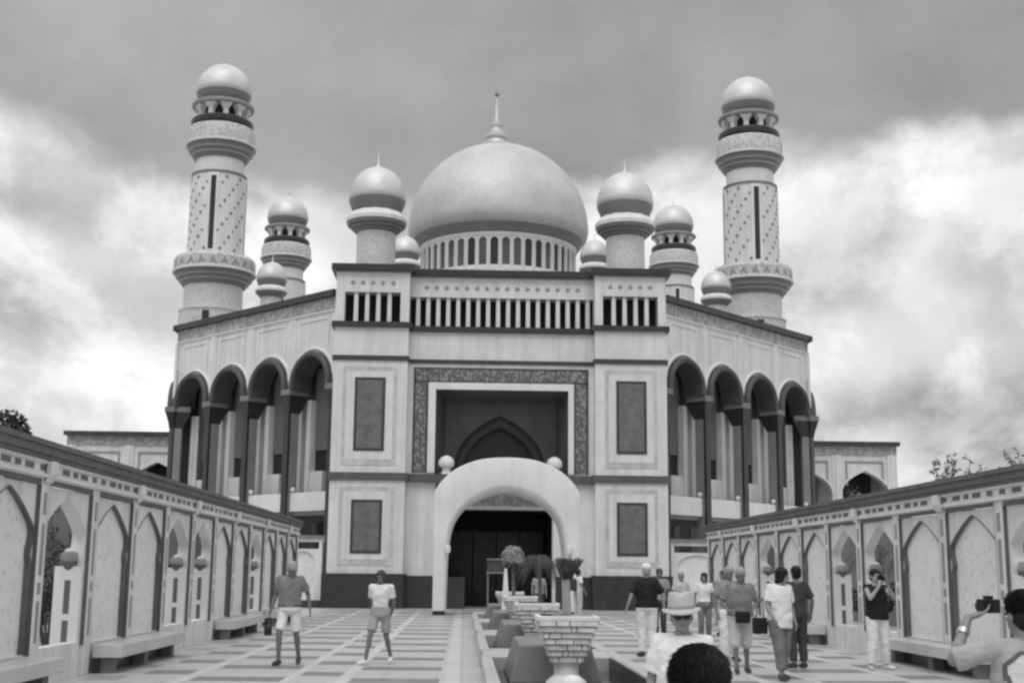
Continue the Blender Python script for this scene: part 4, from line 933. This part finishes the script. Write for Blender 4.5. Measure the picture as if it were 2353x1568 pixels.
# ------------------------------------------------------------------ people
def remesh(mb, name, m, parent, voxel, smooth=6, disp=0.0, dsc=.12):
    o = mb.build(name, m, parent, world=False)
    r = o.modifiers.new('remesh', 'REMESH'); r.mode = 'VOXEL'; r.voxel_size = voxel; r.use_smooth_shade = True
    if smooth: q = o.modifiers.new('smooth', 'SMOOTH'); q.iterations = smooth; q.factor = .5
    if disp:
        t = bpy.data.textures.new('folds', 'CLOUDS'); t.noise_scale = dsc
        d = o.modifiers.new('folds', 'DISPLACE'); d.texture = t; d.strength = disp; d.mid_level = .5; d.texture_coords = 'GLOBAL'
    return o
def person(x, y, rz, H, label, skin='skin', shirt='cwhite', sleeve=.6, hem=.90, pants='clight', plen=.95, wide=1.0, hair='hairb', hairlen=0, shoes='shoe',
           lean=0.0, head=(0, 0, 0), joints=None, zb=0.0, voxel=.014, cap=None, belt=None, collar=False, group='visitors in the courtyard', female=False, lower=True, girth=1.0, strands=0):
    k = H/1.75
    rt = empty('person', (x, y, zb), label, 'person', group, R(rz)); rt.scale = (k, k, k)
    J = dict(hipR=(.095, 0, .92), hipL=(-.095, 0, .92), kneeR=(.10, .03, .49), kneeL=(-.10, .03, .49), ankR=(.105, -.02, .085), ankL=(-.105, -.02, .085),
             toeR=(.13, .15, .03), toeL=(-.13, .15, .03), shR=(.18, -.01, 1.425), shL=(-.18, -.01, 1.425), elR=(.245, -.04, 1.14), elL=(-.245, -.04, 1.14), wrR=(.255, .04, .90), wrL=(-.255, .04, .90))
    if joints: J.update(joints)
    J = {a: Vector(b) for a, b in J.items()}
    cl_, sl_ = math.cos(R(lean)), math.sin(R(lean))
    def U(p):                                           # upper body lean about the pelvis, forwards
        p = Vector(p); dz_ = p.z - .95
        return Vector((p.x, p.y*cl_ + dz_*sl_, .95 + dz_*cl_ - p.y*sl_)) if p.z > .6 else p
    for a in ('shR', 'shL', 'elR', 'elL', 'wrR', 'wrL'):
        if not joints or a not in joints: J[a] = U(J[a])
    g = girth
    secs = [(.84, .10, .085), (.90, .165*g, .115*g), (.96, .172*g, .122*g), (1.08, .150*g, .108*g), (1.20, .158*g, .112*g), (1.32, .172, .112), (1.40, .165, .10), (1.45, .11, .08), (1.49, .062, .062)]
    if female: secs = [(.84, .10, .085), (.90, .172, .12), (.96, .170, .12), (1.08, .130, .098), (1.20, .142, .105), (1.30, .152, .125), (1.39, .148, .10), (1.45, .10, .075), (1.49, .055, .055)]
    def torso(mb, inf, z0, z1, neck=True, n=20):
        rs = []
        def lerp_sec(z):
            for (za, a, b), (zb_, c, d) in zip(secs, secs[1:]):
                if za <= z <= zb_:
                    t = (z - za)/(zb_ - za); return a + (c - a)*t, b + (d - b)*t
            return secs[-1][1:]
        m = 14
        for i in range(m + 1):
            z = z0 + (z1 - z0)*i/m; a, b = lerp_sec(min(max(z, .90 if inf else .84), 1.49)); a += inf; b += inf
            rs.append([tuple(U((a*math.cos(2*PI*j/n), b*math.sin(2*PI*j/n) + .01, z))) for j in range(n)])
        mb.rings(rs)
    # --- head frame
    hy, hp, hr = (R(q) for q in head)
    HR = Matrix.Rotation(hy, 3, 'Z') @ Matrix.Rotation(hp, 3, 'X') @ Matrix.Rotation(hr, 3, 'Y')
    nb_ = U((0, .0, 1.47)); hc = nb_ + HR @ Vector((0, .025, .155))
    def Hp(a, b, c): return hc + HR @ Vector((a, b, c))
    b = MB()
    torso(b, 0, .84, 1.49)
    b.cap(nb_ - Vector((0, 0, .04)), Hp(0, -.012, -.06), .060, .054)
    b.ball(Hp(0, -.012, .028), .076, .096, .092, rot=HR, n=16, m=12)
    b.ball(Hp(0, .022, -.045), .058, .068, .072, rot=HR, n=14, m=10)
    b.ball(Hp(0, .062, -.088), .030, .026, .026, rot=HR)
    b.cap(Hp(0, .082, .012), Hp(0, .106, -.026), .010, .015, 8)
    b.ball(Hp(.018, .082, .03), .02, .012, .01, rot=HR); b.ball(Hp(-.018, .082, .03), .02, .012, .01, rot=HR)
    b.ball(Hp(0, .083, -.060), .026, .014, .012, rot=HR)
    for s in (-1, 1): b.ball(Hp(s*.080, -.012, -.012), .011, .022, .034, rot=HR)
    def hand(w_, dirv, side):
        d = dirv.normalized(); up = Vector((0, 1, 0)) if abs(d.y) < .8 else Vector((0, 0, 1)); a = d.cross(up).normalized(); f = a.cross(d).normalized()
        pm = w_ + d*.05
        Mx = Matrix((a, f, d)).transposed()
        b.ball(pm, .020, .040, .052, rot=Mx)
        for i, (o, ln) in enumerate(((-.030, .062), (-.010, .075), (.010, .078), (.030, .068))):
            p0 = pm + d*.036 + f*o; p1 = p0 + d*ln*.55 - a*side*.010; p2 = p1 + d*ln*.40 - a*side*.026
            b.cap(p0, p1, .0098, .0088, 7); b.cap(p1, p2, .0088, .0075, 7)
        p0 = w_ + d*.035 + f*.030; p1 = p0 + d*.036 + f*.030; b.cap(p0, p1, .012, .010, 7); b.cap(p1, p1 + d*.030 + f*.004, .010, .008, 7)
    for S, s in (('R', 1), ('L', -1)):
        sh, elb, wr = J['sh'+S], J['el'+S], J['wr'+S]
        b.cap(sh, elb, .046, .040); b.cap(elb, wr, .040, .027); b.ball(sh, .048); b.cap(nb_ + Vector((s*.03, 0, -.02)), sh, .045, .040)
        m_ = elb.lerp(wr, .3); b.ball(m_, .043)
        hand(wr, Vector(J['hd'+S]) if 'hd'+S in J else wr - elb, s)
        if lower:
            hp_, kn, an, to = J['hip'+S], J['knee'+S], J['ank'+S], J['toe'+S]
            b.cap(hp_, kn, .080, .054); b.cap(kn, an, .054, .036); cf = kn.lerp(an, .3) + Vector((0, -.02, 0)); b.ball(cf, .054, .056, .10)
            b.cap(an - Vector((0, 0, .03)), to, .040, .028)
    body = remesh(b, 'body', skin, rt, voxel, 4)
    # --- face
    for s in (-1, 1):
        MB().ball(Hp(s*.031, .083, .008), .011, .008, .008, rot=HR, n=8, m=6).build('eye', 'black', body, world=False, smooth=60)
    MB().ball(Hp(0, .094, -.060), .020, .006, .004, rot=HR, n=10, m=6).build('mouth', 'skind', body, world=False, smooth=60)
    # --- hair
    if hair:
        h = MB(); h.ball(Hp(0, -.024, .046), .091, .108, .096, rot=HR, n=18, m=12)
        h.ball(Hp(0, -.047, -.01), .087, .080, .090, rot=HR, n=16, m=10)
        if hairlen: 
            h.ball(Hp(0, -.055, -.07), .082, .06, .07 + hairlen, rot=HR, n=16, m=10)
            for s in (-1, 1): h.ball(Hp(s*.07, .0, -.02), .022, .05, .07 + hairlen*.6, rot=HR)
        ho = remesh(h, 'hair', hair, rt, .011, 2, .014, .03)
        if strands:
            r = random.Random(5); st_ = MB()
            for _ in range(strands):
                u = Vector((r.gauss(0, 1), r.gauss(-.35, 1), r.gauss(.35, 1))).normalized()
                if u.z < -.75 or (u.y > .45 and u.z < .45): continue
                base = Vector((u.x*.090, -.026 + u.y*.107, .044 + u.z*.096)); tdir = Vector((u.x*.3, -.5 + r.gauss(0, .25), -.8)); tdir -= u*tdir.dot(u); tdir.normalize(); tdir += Vector((r.gauss(0, .12), r.gauss(0, .12), 0)); ln = r.uniform(.025, .045)
                p = [Hp(*base), Hp(*(base + tdir*ln*.5 + u*.0035)), Hp(*(base + tdir*ln + u*.003*r.uniform(-1.2, 1)))]
                st_.tube([tuple(q) for q in p], [.0016, .0014, .0004], 3)
            st_.build('hair_strands', hair, ho, world=False)
    if cap == 'cap':
        c = MB(); c.ball(Hp(0, -.020, .072), .103, .124, .090, rot=HR, n=18, m=12); c.tube([tuple(Hp(0, .06, .055)), tuple(Hp(0, .12, .045)), tuple(Hp(0, .165, .03))], [.075, .07, .045], 12, .16)
        remesh(c, 'cap', 'cwhite', rt, .011, 3)
    if cap == 'straw':
        c = MB(); n = 40
        prof = [(.146, -.010), (.150, -.004), (.146, .003), (.125, .006), (.104, .010), (.099, .05), (.094, .105), (.084, .132), (.04, .140), (.001, .136)]
        rs = []
        for r0, z in prof:
            ring = []
            for j in range(n):
                a = 2*PI*j/n; e = 1.18 if r0 > .11 else 1.14
                dent = -.018*math.exp(-(math.cos(a)*r0/.03)**2) if z > .11 else 0
                wv = (.010*math.cos(2*a) - .004) if r0 > .13 else 0
                ring.append(tuple(Hp(r0*math.cos(a), r0*e*math.sin(a) - .005, z + .052 + dent + wv)))
            rs.append(ring)
        hat = c.rings(rs, cap=False).build('straw_hat', 'straw', rt, world=False, smooth=50)
        so_ = hat.modifiers.new('thick', 'SOLIDIFY'); so_.thickness = .005; so_.offset = 0
        rs = [[tuple(Hp(r0*math.cos(2*PI*j/n), r0*1.14*math.sin(2*PI*j/n) - .005, z + .052)) for j in range(n)] for r0, z in ((.106, .012), (.103, .036))]
        MB().rings(rs, cap=False).build('hat_band', 'strawd', hat, world=False, smooth=50)
        gl = MB()
        for s in (-1, 1):
            gl.ball(Hp(s*.034, .096, .006), .031, .010, .022, rot=HR); gl.cap(Hp(s*.064, .085, .010), Hp(s*.083, -.01, .008), .004, .004, 6)
        gl.cap(Hp(-.01, .10, .012), Hp(.01, .10, .012), .004, .004, 6)
        gl.build('sunglasses', 'black', rt, world=False, smooth=60)
    # --- shirt
    s_ = MB(); torso(s_, .020 + (.012 if girth > 1 else 0), hem, 1.462)
    for S in 'RL':
        sh, elb, wr = J['sh'+S], J['el'+S], J['wr'+S]
        s_.ball(sh, .068); s_.cap(U((.055 if S == 'R' else -.055, 0, 1.445)), sh, .050, .066)
        if sleeve <= 1: e = sh.lerp(elb, sleeve); s_.tube([tuple(sh), tuple(sh.lerp(e, .5)), tuple(e)], [.064, .068, .070], 12)
        else:
            s_.tube([tuple(sh), tuple(elb)], [.074, .060], 12); s_.ball(elb, .060); s_.tube([tuple(elb), tuple(elb.lerp(wr, .92))], [.060, .042], 12)
    so_ = remesh(s_, 'shirt', shirt, rt, voxel, 7, .034, .12)
    if collar:
        c = MB(); rs = []
        for r0, z in ((.082, 1.462), (.078, 1.49), (.086, 1.492), (.098, 1.455)):
            rs.append([tuple(U((r0*math.cos(2*PI*j/16), r0*.95*math.sin(2*PI*j/16) + .005, z + (.012 if math.sin(2*PI*j/16) < 0 else -.012)))) for j in range(16)])
        c.rings(rs, cap=False).build('collar', shirt, so_, world=False, smooth=60)
    # --- trousers / shorts
    if lower:
        t = MB(); rs = []
        for z, a, b_ in ((.84, .160, .112), (.90, .190*g, .142*g), (.96, .192*g, .142*g), (hem + .10 if hem > .9 else 1.0, .176*g, .134*g)):
            rs.append([(a*math.cos(2*PI*j/20), b_*math.sin(2*PI*j/20) + .008, z) for j in range(20)])
        t.rings(rs)
        for S in 'RL':
            hp_, kn, an = J['hip'+S], J['knee'+S], J['ank'+S]
            if plen <= 1: e = hp_.lerp(kn, plen); t.tube([tuple(hp_), tuple(hp_.lerp(e, .5)), tuple(e)], [.098*wide, .090*wide, .086*wide], 14); t.ball(hp_, .098*wide)
            else:
                f = plen - 1; e = kn.lerp(an, f); t.ball(hp_, .105); t.tube([tuple(hp_), tuple(kn)], [.106*wide, .080*wide], 14); t.ball(kn, .080*wide); t.tube([tuple(kn), tuple(e)], [.080*wide, .068*wide], 14)
        remesh(t, 'trousers' if plen > 1.5 else 'shorts', pants, rt, voxel, 6, .028, .12)
        for S in 'RL':
            an, to = J['ank'+S], J['toe'+S]; d = (to - an); d.z = 0; d.normalize()
            f = MB(); z0 = min(an.z - .085, to.z - .03)
            f.tube([tuple(an - d*.055 - Vector((0, 0, .030))), tuple(an + d*.03 - Vector((0, 0, .030))), tuple(to - d*.05 + Vector((0, 0, .012))), tuple(to + d*.02 + Vector((0, 0, .004)))], [.045, .048, .042, .030], 12)
            f.ball(an - Vector((0, 0, .02)) - d*.01, .046, .05, .045)
            remesh(f, 'shoe', shoes, rt, .011, 3)
    if belt:
        rs = [[((.196*g)*math.cos(2*PI*j/24), (.146*g)*math.sin(2*PI*j/24) + .008, z) for j in range(24)] for z in (.965, 1.0)]
        MB().rings(rs, cap=False).build('belt', belt, rt, world=False, smooth=60)
    rt['_k'] = k; del rt['_k']
    return rt, so_, U, J, Hp
def bag(x, y, z, rz, w_, d_, h_, m, label, strap=None, cat='bag', name='shoulder_bag'):
    rt = empty(name, (x, y, z), label, cat, None, R(rz))
    b = MB().box(-w_/2, w_/2, -d_/2, d_/2, 0, h_)
    o = remesh(b, 'bag_body', m, rt, .014, 5, .015, .06)
    MB().frus(0, 0, h_*.55, h_*1.03, w_*.5, d_*.56, w_*.46, d_*.45).build('flap', m, rt, world=False, bevel=.01)
    if strap: MB().tube([strap[0]] + strap[1:], .010, 6).build('strap', m, rt, world=False)
    return rt

# 1 man in grey polo, white shorts, head bowed
person(-3.0, 22.5, 172, 1.78, 'man in grey polo shirt, belt and white shorts with bowed head', 'skind', 'cgrey', .75, .97, 'cwhite', .88, 1.0, 'hairg', 0, 'shoe', lean=4,
       head=(14, -32, -8), belt='cdark', collar=True, girth=1.08,
       joints=dict(kneeR=(.13, .15, .52), ankR=(.12, .16, .085), toeR=(.15, .34, .03), kneeL=(-.12, -.03, .50), ankL=(-.12, -.24, .11), toeL=(-.15, -.08, .03),
                   elR=(.27, -.06, 1.16), wrR=(.31, .05, .93), elL=(-.28, -.10, 1.18), wrL=(-.33, -.06, .94)))
bag(-3.34, 22.35, .50, 10, .13, .10, .16, 'black', 'small black camera bag hanging from the hand of the man in white shorts', [(-.04, 0, .15), (-.01, .0, .30), (.03, 0, .30), (.05, 0, .15)], name='camera_bag')
# 2 woman walking, white polo, shorts
person(-1.45, 22.8, 168, 1.62, 'woman in white polo shirt and grey shorts walking with hands behind her back', 'skind', 'cwhite', .7, .98, 'cbeige', .80, 1.05, 'hairb', .01, 'shoew', lean=0,
       head=(-4, -10, 0), collar=True, female=True,
       joints=dict(kneeR=(.14, .20, .53), ankR=(.19, .28, .085), toeR=(.28, .43, .035), kneeL=(-.11, -.06, .50), ankL=(-.14, -.30, .12), toeL=(-.15, -.15, .03),
                   elR=(.22, -.12, 1.15), wrR=(.12, -.20, .98), elL=(-.23, -.10, 1.15), wrL=(-.17, -.17, .95)))
# 3 man in black polo, white cap, seen from behind
person(3.62, 25.3, -6, 1.78, 'man seen from behind in black polo shirt, white cap and white trousers', 'skinl', 'cblack', .85, .92, 'cwhite', 1.94, 1.12, 'hairg', 0, 'shoe', cap='cap', collar=True, girth=1.14,
       head=(0, -6, 0), joints=dict(elR=(.31, -.02, 1.17), wrR=(.33, .03, .95), elL=(-.30, -.06, 1.16), wrL=(-.38, .0, .94), ankL=(-.10, .02, .085), toeL=(-.17, .16, .03), ankR=(.12, -.03, .085), toeR=(.16, .12, .03)))
# 4 far group by the right panel wall
person(5.05, 33.0, 160, 1.74, 'far visitor in mid grey shirt just right of the black polo man', 'skind', 'cmid', .7, .92, 'cdark', 1.9, 1, 'hairb', 0, head=(20, 0, 0))
person(5.72, 33.6, 200, 1.66, 'far visitor in light shirt behind the straw hat man', 'skin', 'clight', .7, .92, 'cmid', 1.9, 1, 'hairg', 0, head=(-20, 0, 0))
person(5.95, 31.6, 185, 1.64, 'far visitor with dark hair and white top in the right group', 'skin', 'cwhite', .6, .92, 'ctrous', 1.9, 1, 'hair', .03, female=True, head=(-25, 0, 0))
person(5.02, 24.2, 190, 1.76, 'visitor in grey top and loose white trousers behind the straw hat man', 'skind', 'cmid', .8, .88, 'cwhite', 1.92, 1.25, 'hairg', 0, head=(10, -8, 0))
person(7.0, 34.5, 150, 1.70, 'far visitor in checked shirt beside the right arcade panel', 'skin', 'check', .7, .92, 'clight', 1.9, 1, 'hairb', 0)
# 5 man in checked shirt with waist bag
person(4.62, 21.4, 176, 1.73, 'man in checked shirt and pale shorts with a dark waist bag', 'skind', 'check', .8, .94, 'clight', 1.15, 1.2, 'hairg', 0, 'shoe', girth=1.18, head=(10, -16, 0), lean=4, cap=None,
       joints=dict(kneeR=(.10, .10, .50), ankR=(.09, .14, .085), toeR=(.10, .31, .03), kneeL=(-.10, -.02, .49), ankL=(-.12, -.12, .085), toeL=(-.14, .05, .03), elR=(.29, -.02, 1.15), wrR=(.20, .16, 1.02), elL=(-.29, -.02, 1.15), wrL=(-.18, .16, 1.02)))
bag(4.62, 21.17, .82, 0, .24, .11, .18, 'cblack', 'black waist bag on the belly of the man in checked shirt', name='waist_bag')
# 6 woman in white blouse
person(4.95, 20.0, 200, 1.72, 'woman in loose white blouse and grey trousers carrying a black handbag', 'skin', 'cwhite', .75, .80, 'ctrous', 1.80, 1.18, 'hair', .03, 'shoe', girth=1.05, head=(48, -12, 0),
       joints=dict(kneeR=(.09, .10, .50), ankR=(.08, .12, .085), toeR=(.12, .29, .035), kneeL=(-.09, -.03, .49), ankL=(-.10, -.14, .085), toeL=(-.12, .02, .03), elR=(.25, .02, 1.14), wrR=(.27, .18, 1.0), elL=(-.25, -.05, 1.13), wrL=(-.24, .05, .90)))
bag(4.62, 19.96, .70, 15, .22, .12, .24, 'cblack', 'black handbag hanging at the side of the white blouse woman', [(-.07, 0, .22), (-.03, 0, .40), (.06, .0, .55), (.07, 0, .22)], name='handbag')
# 7 dark dressed visitor behind her
person(5.90, 22.6, 20, 1.76, 'visitor in dark clothes half hidden behind the white blouse woman', 'skind', 'cdark', .8, .90, 'cdark', 1.9, 1.05, 'hair', 0, joints=dict(elR=(.28, -.06, 1.15), wrR=(.31, .03, .92)))
# 8 man in dark vest photographing
person(7.22, 22.3, 195, 1.72, 'man in dark vest and white trousers raising a camera to his face', 'skinl', 'cblack', .12, .86, 'cwhite', 1.93, 1.18, 'hair', 0, 'shoew', girth=1.1, head=(-10, 0, 0), lean=-2,
       joints=dict(elR=(.24, .20, 1.24), wrR=(.08, .26, 1.47), elL=(-.24, .20, 1.24), wrL=(-.08, .26, 1.47), kneeR=(.13, .05, .49), ankR=(.17, .02, .085), toeR=(.24, .17, .03), kneeL=(-.14, .02, .49), ankL=(-.19, -.05, .085), toeL=(-.26, .09, .03)))
def camera_thing(x, y, z, rz, label):
    rt = empty('camera', (x, y, z), label, 'camera', None, R(rz))
    MB().box(-.07, .07, -.03, .03, -.04, .045).build('camera_body', 'black', rt, world=False, bevel=.008)
    MB().tube([(0, .03, 0), (0, .085, 0)], [.034, .032], 16).build('lens', 'black', rt, world=False, smooth=40)
    MB().box(-.025, .025, -.02, .02, .0451, .065).build('viewfinder', 'black', rt, world=False, bevel=.004)
camera_thing(7.24, 22.02, 1.57, 195, 'black camera held to the face of the man in dark vest')
# 12, 13 visitors near the entrance
person(4.12, 46.2, -60, 1.74, 'visitor in white shirt with dark backpack near the right foot of the arch', 'skind', 'cwhite', .7, .93, 'clight', 1.9, 1.1, 'hair', 0, joints=dict(elR=(.30, -.05, 1.17), wrR=(.38, .05, .95)))
bag(3.92, 46.08, .98, 120, .30, .16, .42, 'cdark', 'dark backpack worn by the white shirted visitor near the arch', cat='backpack', name='backpack')
person(2.62, 44.5, 185, 1.66, 'visitor in pale grey shirt and dark trousers before the entrance', 'skin', 'cmid', .7, .92, 'cdark', 1.9, 1.0, 'hair', .02)
# 10 straw hat man close by
person(1.665, 9.75, 174, 1.705, 'man in straw hat, sunglasses and white polo shirt walking towards the viewer', 'skin', 'cwhite', .8, .92, 'clight', 1.9, 1.1, 'hairg', 0, cap='straw', collar=True, zb=-.296, voxel=.009, head=(0, -4, 3), girth=1.1)
# 11 foreground head
person(.708, 3.86, -8, 1.675, 'dark haired person in the foreground seen from behind, only the head visible', 'skin', 'cgrey', .7, .92, 'cdark', 1.9, 1.0, 'hair', 0, zb=-.296, voxel=.009, head=(0, -6, 0), strands=5200)
# 9 photographer at the right edge with number on the back
px, py, pk = 3.335, 7.55, 1.81
rt9, sh9, U9, J9, Hp9 = person(px, py, -4, pk, 'man at the right edge in grey jersey numbered 1 holding up a camera', 'skin', 'cjersey', 1.0, .80, 'cdark', 1.9, 1.0, 'hair', 0, zb=-.296, voxel=.009, girth=1.12, head=(22, -4, 0), strands=4200,
       joints=dict(shL=(-.20, .0, 1.43), elL=(-.40, .05, 1.365), wrL=(-.275, .15, 1.60), hdL=(.12, .03, .035), shR=(.20, .0, 1.42), elR=(.36, .14, 1.30), wrR=(.10, .30, 1.58)))
MB().tube([(-.325, .11, 1.508), (-.312, .12, 1.533)], [.040, .038], 14).build('watch', 'metal', rt9, world=False, smooth=40)
camera_thing(px - .125, py + .22, 1.425, 18, 'black camera held up by the man at the right edge')
def number_one(sx, zc, h, m, name, off):
    hw = h*.5
    pol = [(-.10*h, -.5*h), (.12*h, -.5*h), (.12*h, .5*h), (-.04*h, .5*h), (-.24*h, .33*h), (-.24*h, .20*h), (-.10*h, .25*h)]
    e = off[0]
    if e:
        cx_ = sum(p[0] for p in pol)/7; P = []
        n = len(pol)
        for i in range(n):
            a = Vector(pol[i-1]); b = Vector(pol[i]); c = Vector(pol[(i+1) % n])
            n1 = Vector(((b-a).y, -(b-a).x)).normalized(); n2 = Vector(((c-b).y, -(c-b).x)).normalized(); q = (n1 + n2).normalized()
            P.append(b + q*e/max(.5, q.dot(n1)))
        pol = [tuple(p) for p in P]
    import bmesh
    bm = bmesh.new(); vs_ = [bm.verts.new((sx + a, -.30, zc + b)) for a, b in pol]; bm.faces.new(vs_)
    bmesh.ops.triangulate(bm, faces=bm.faces[:]); 
    for _ in range(4): bmesh.ops.subdivide_edges(bm, edges=bm.edges[:], cuts=1, use_grid_fill=True)
    me = bpy.data.meshes.new(name); bm.to_mesh(me); bm.free(); me.materials.append(MT[m])
    o = bpy.data.objects.new(name, me); col.objects.link(o); o.parent = sh9
    sw = o.modifiers.new('wrap', 'SHRINKWRAP'); sw.target = sh9; sw.wrap_method = 'PROJECT'; sw.use_project_y = True; sw.use_positive_direction = True; sw.use_negative_direction = False; sw.use_project_z = False; sw.use_project_x = False; sw.offset = off[1]
    return o
number_one(-.055, 1.215, .38, 'numd', 'number_outline', (.022, .004))
number_one(-.055, 1.215, .38, 'numl', 'number', (0.0, .007))
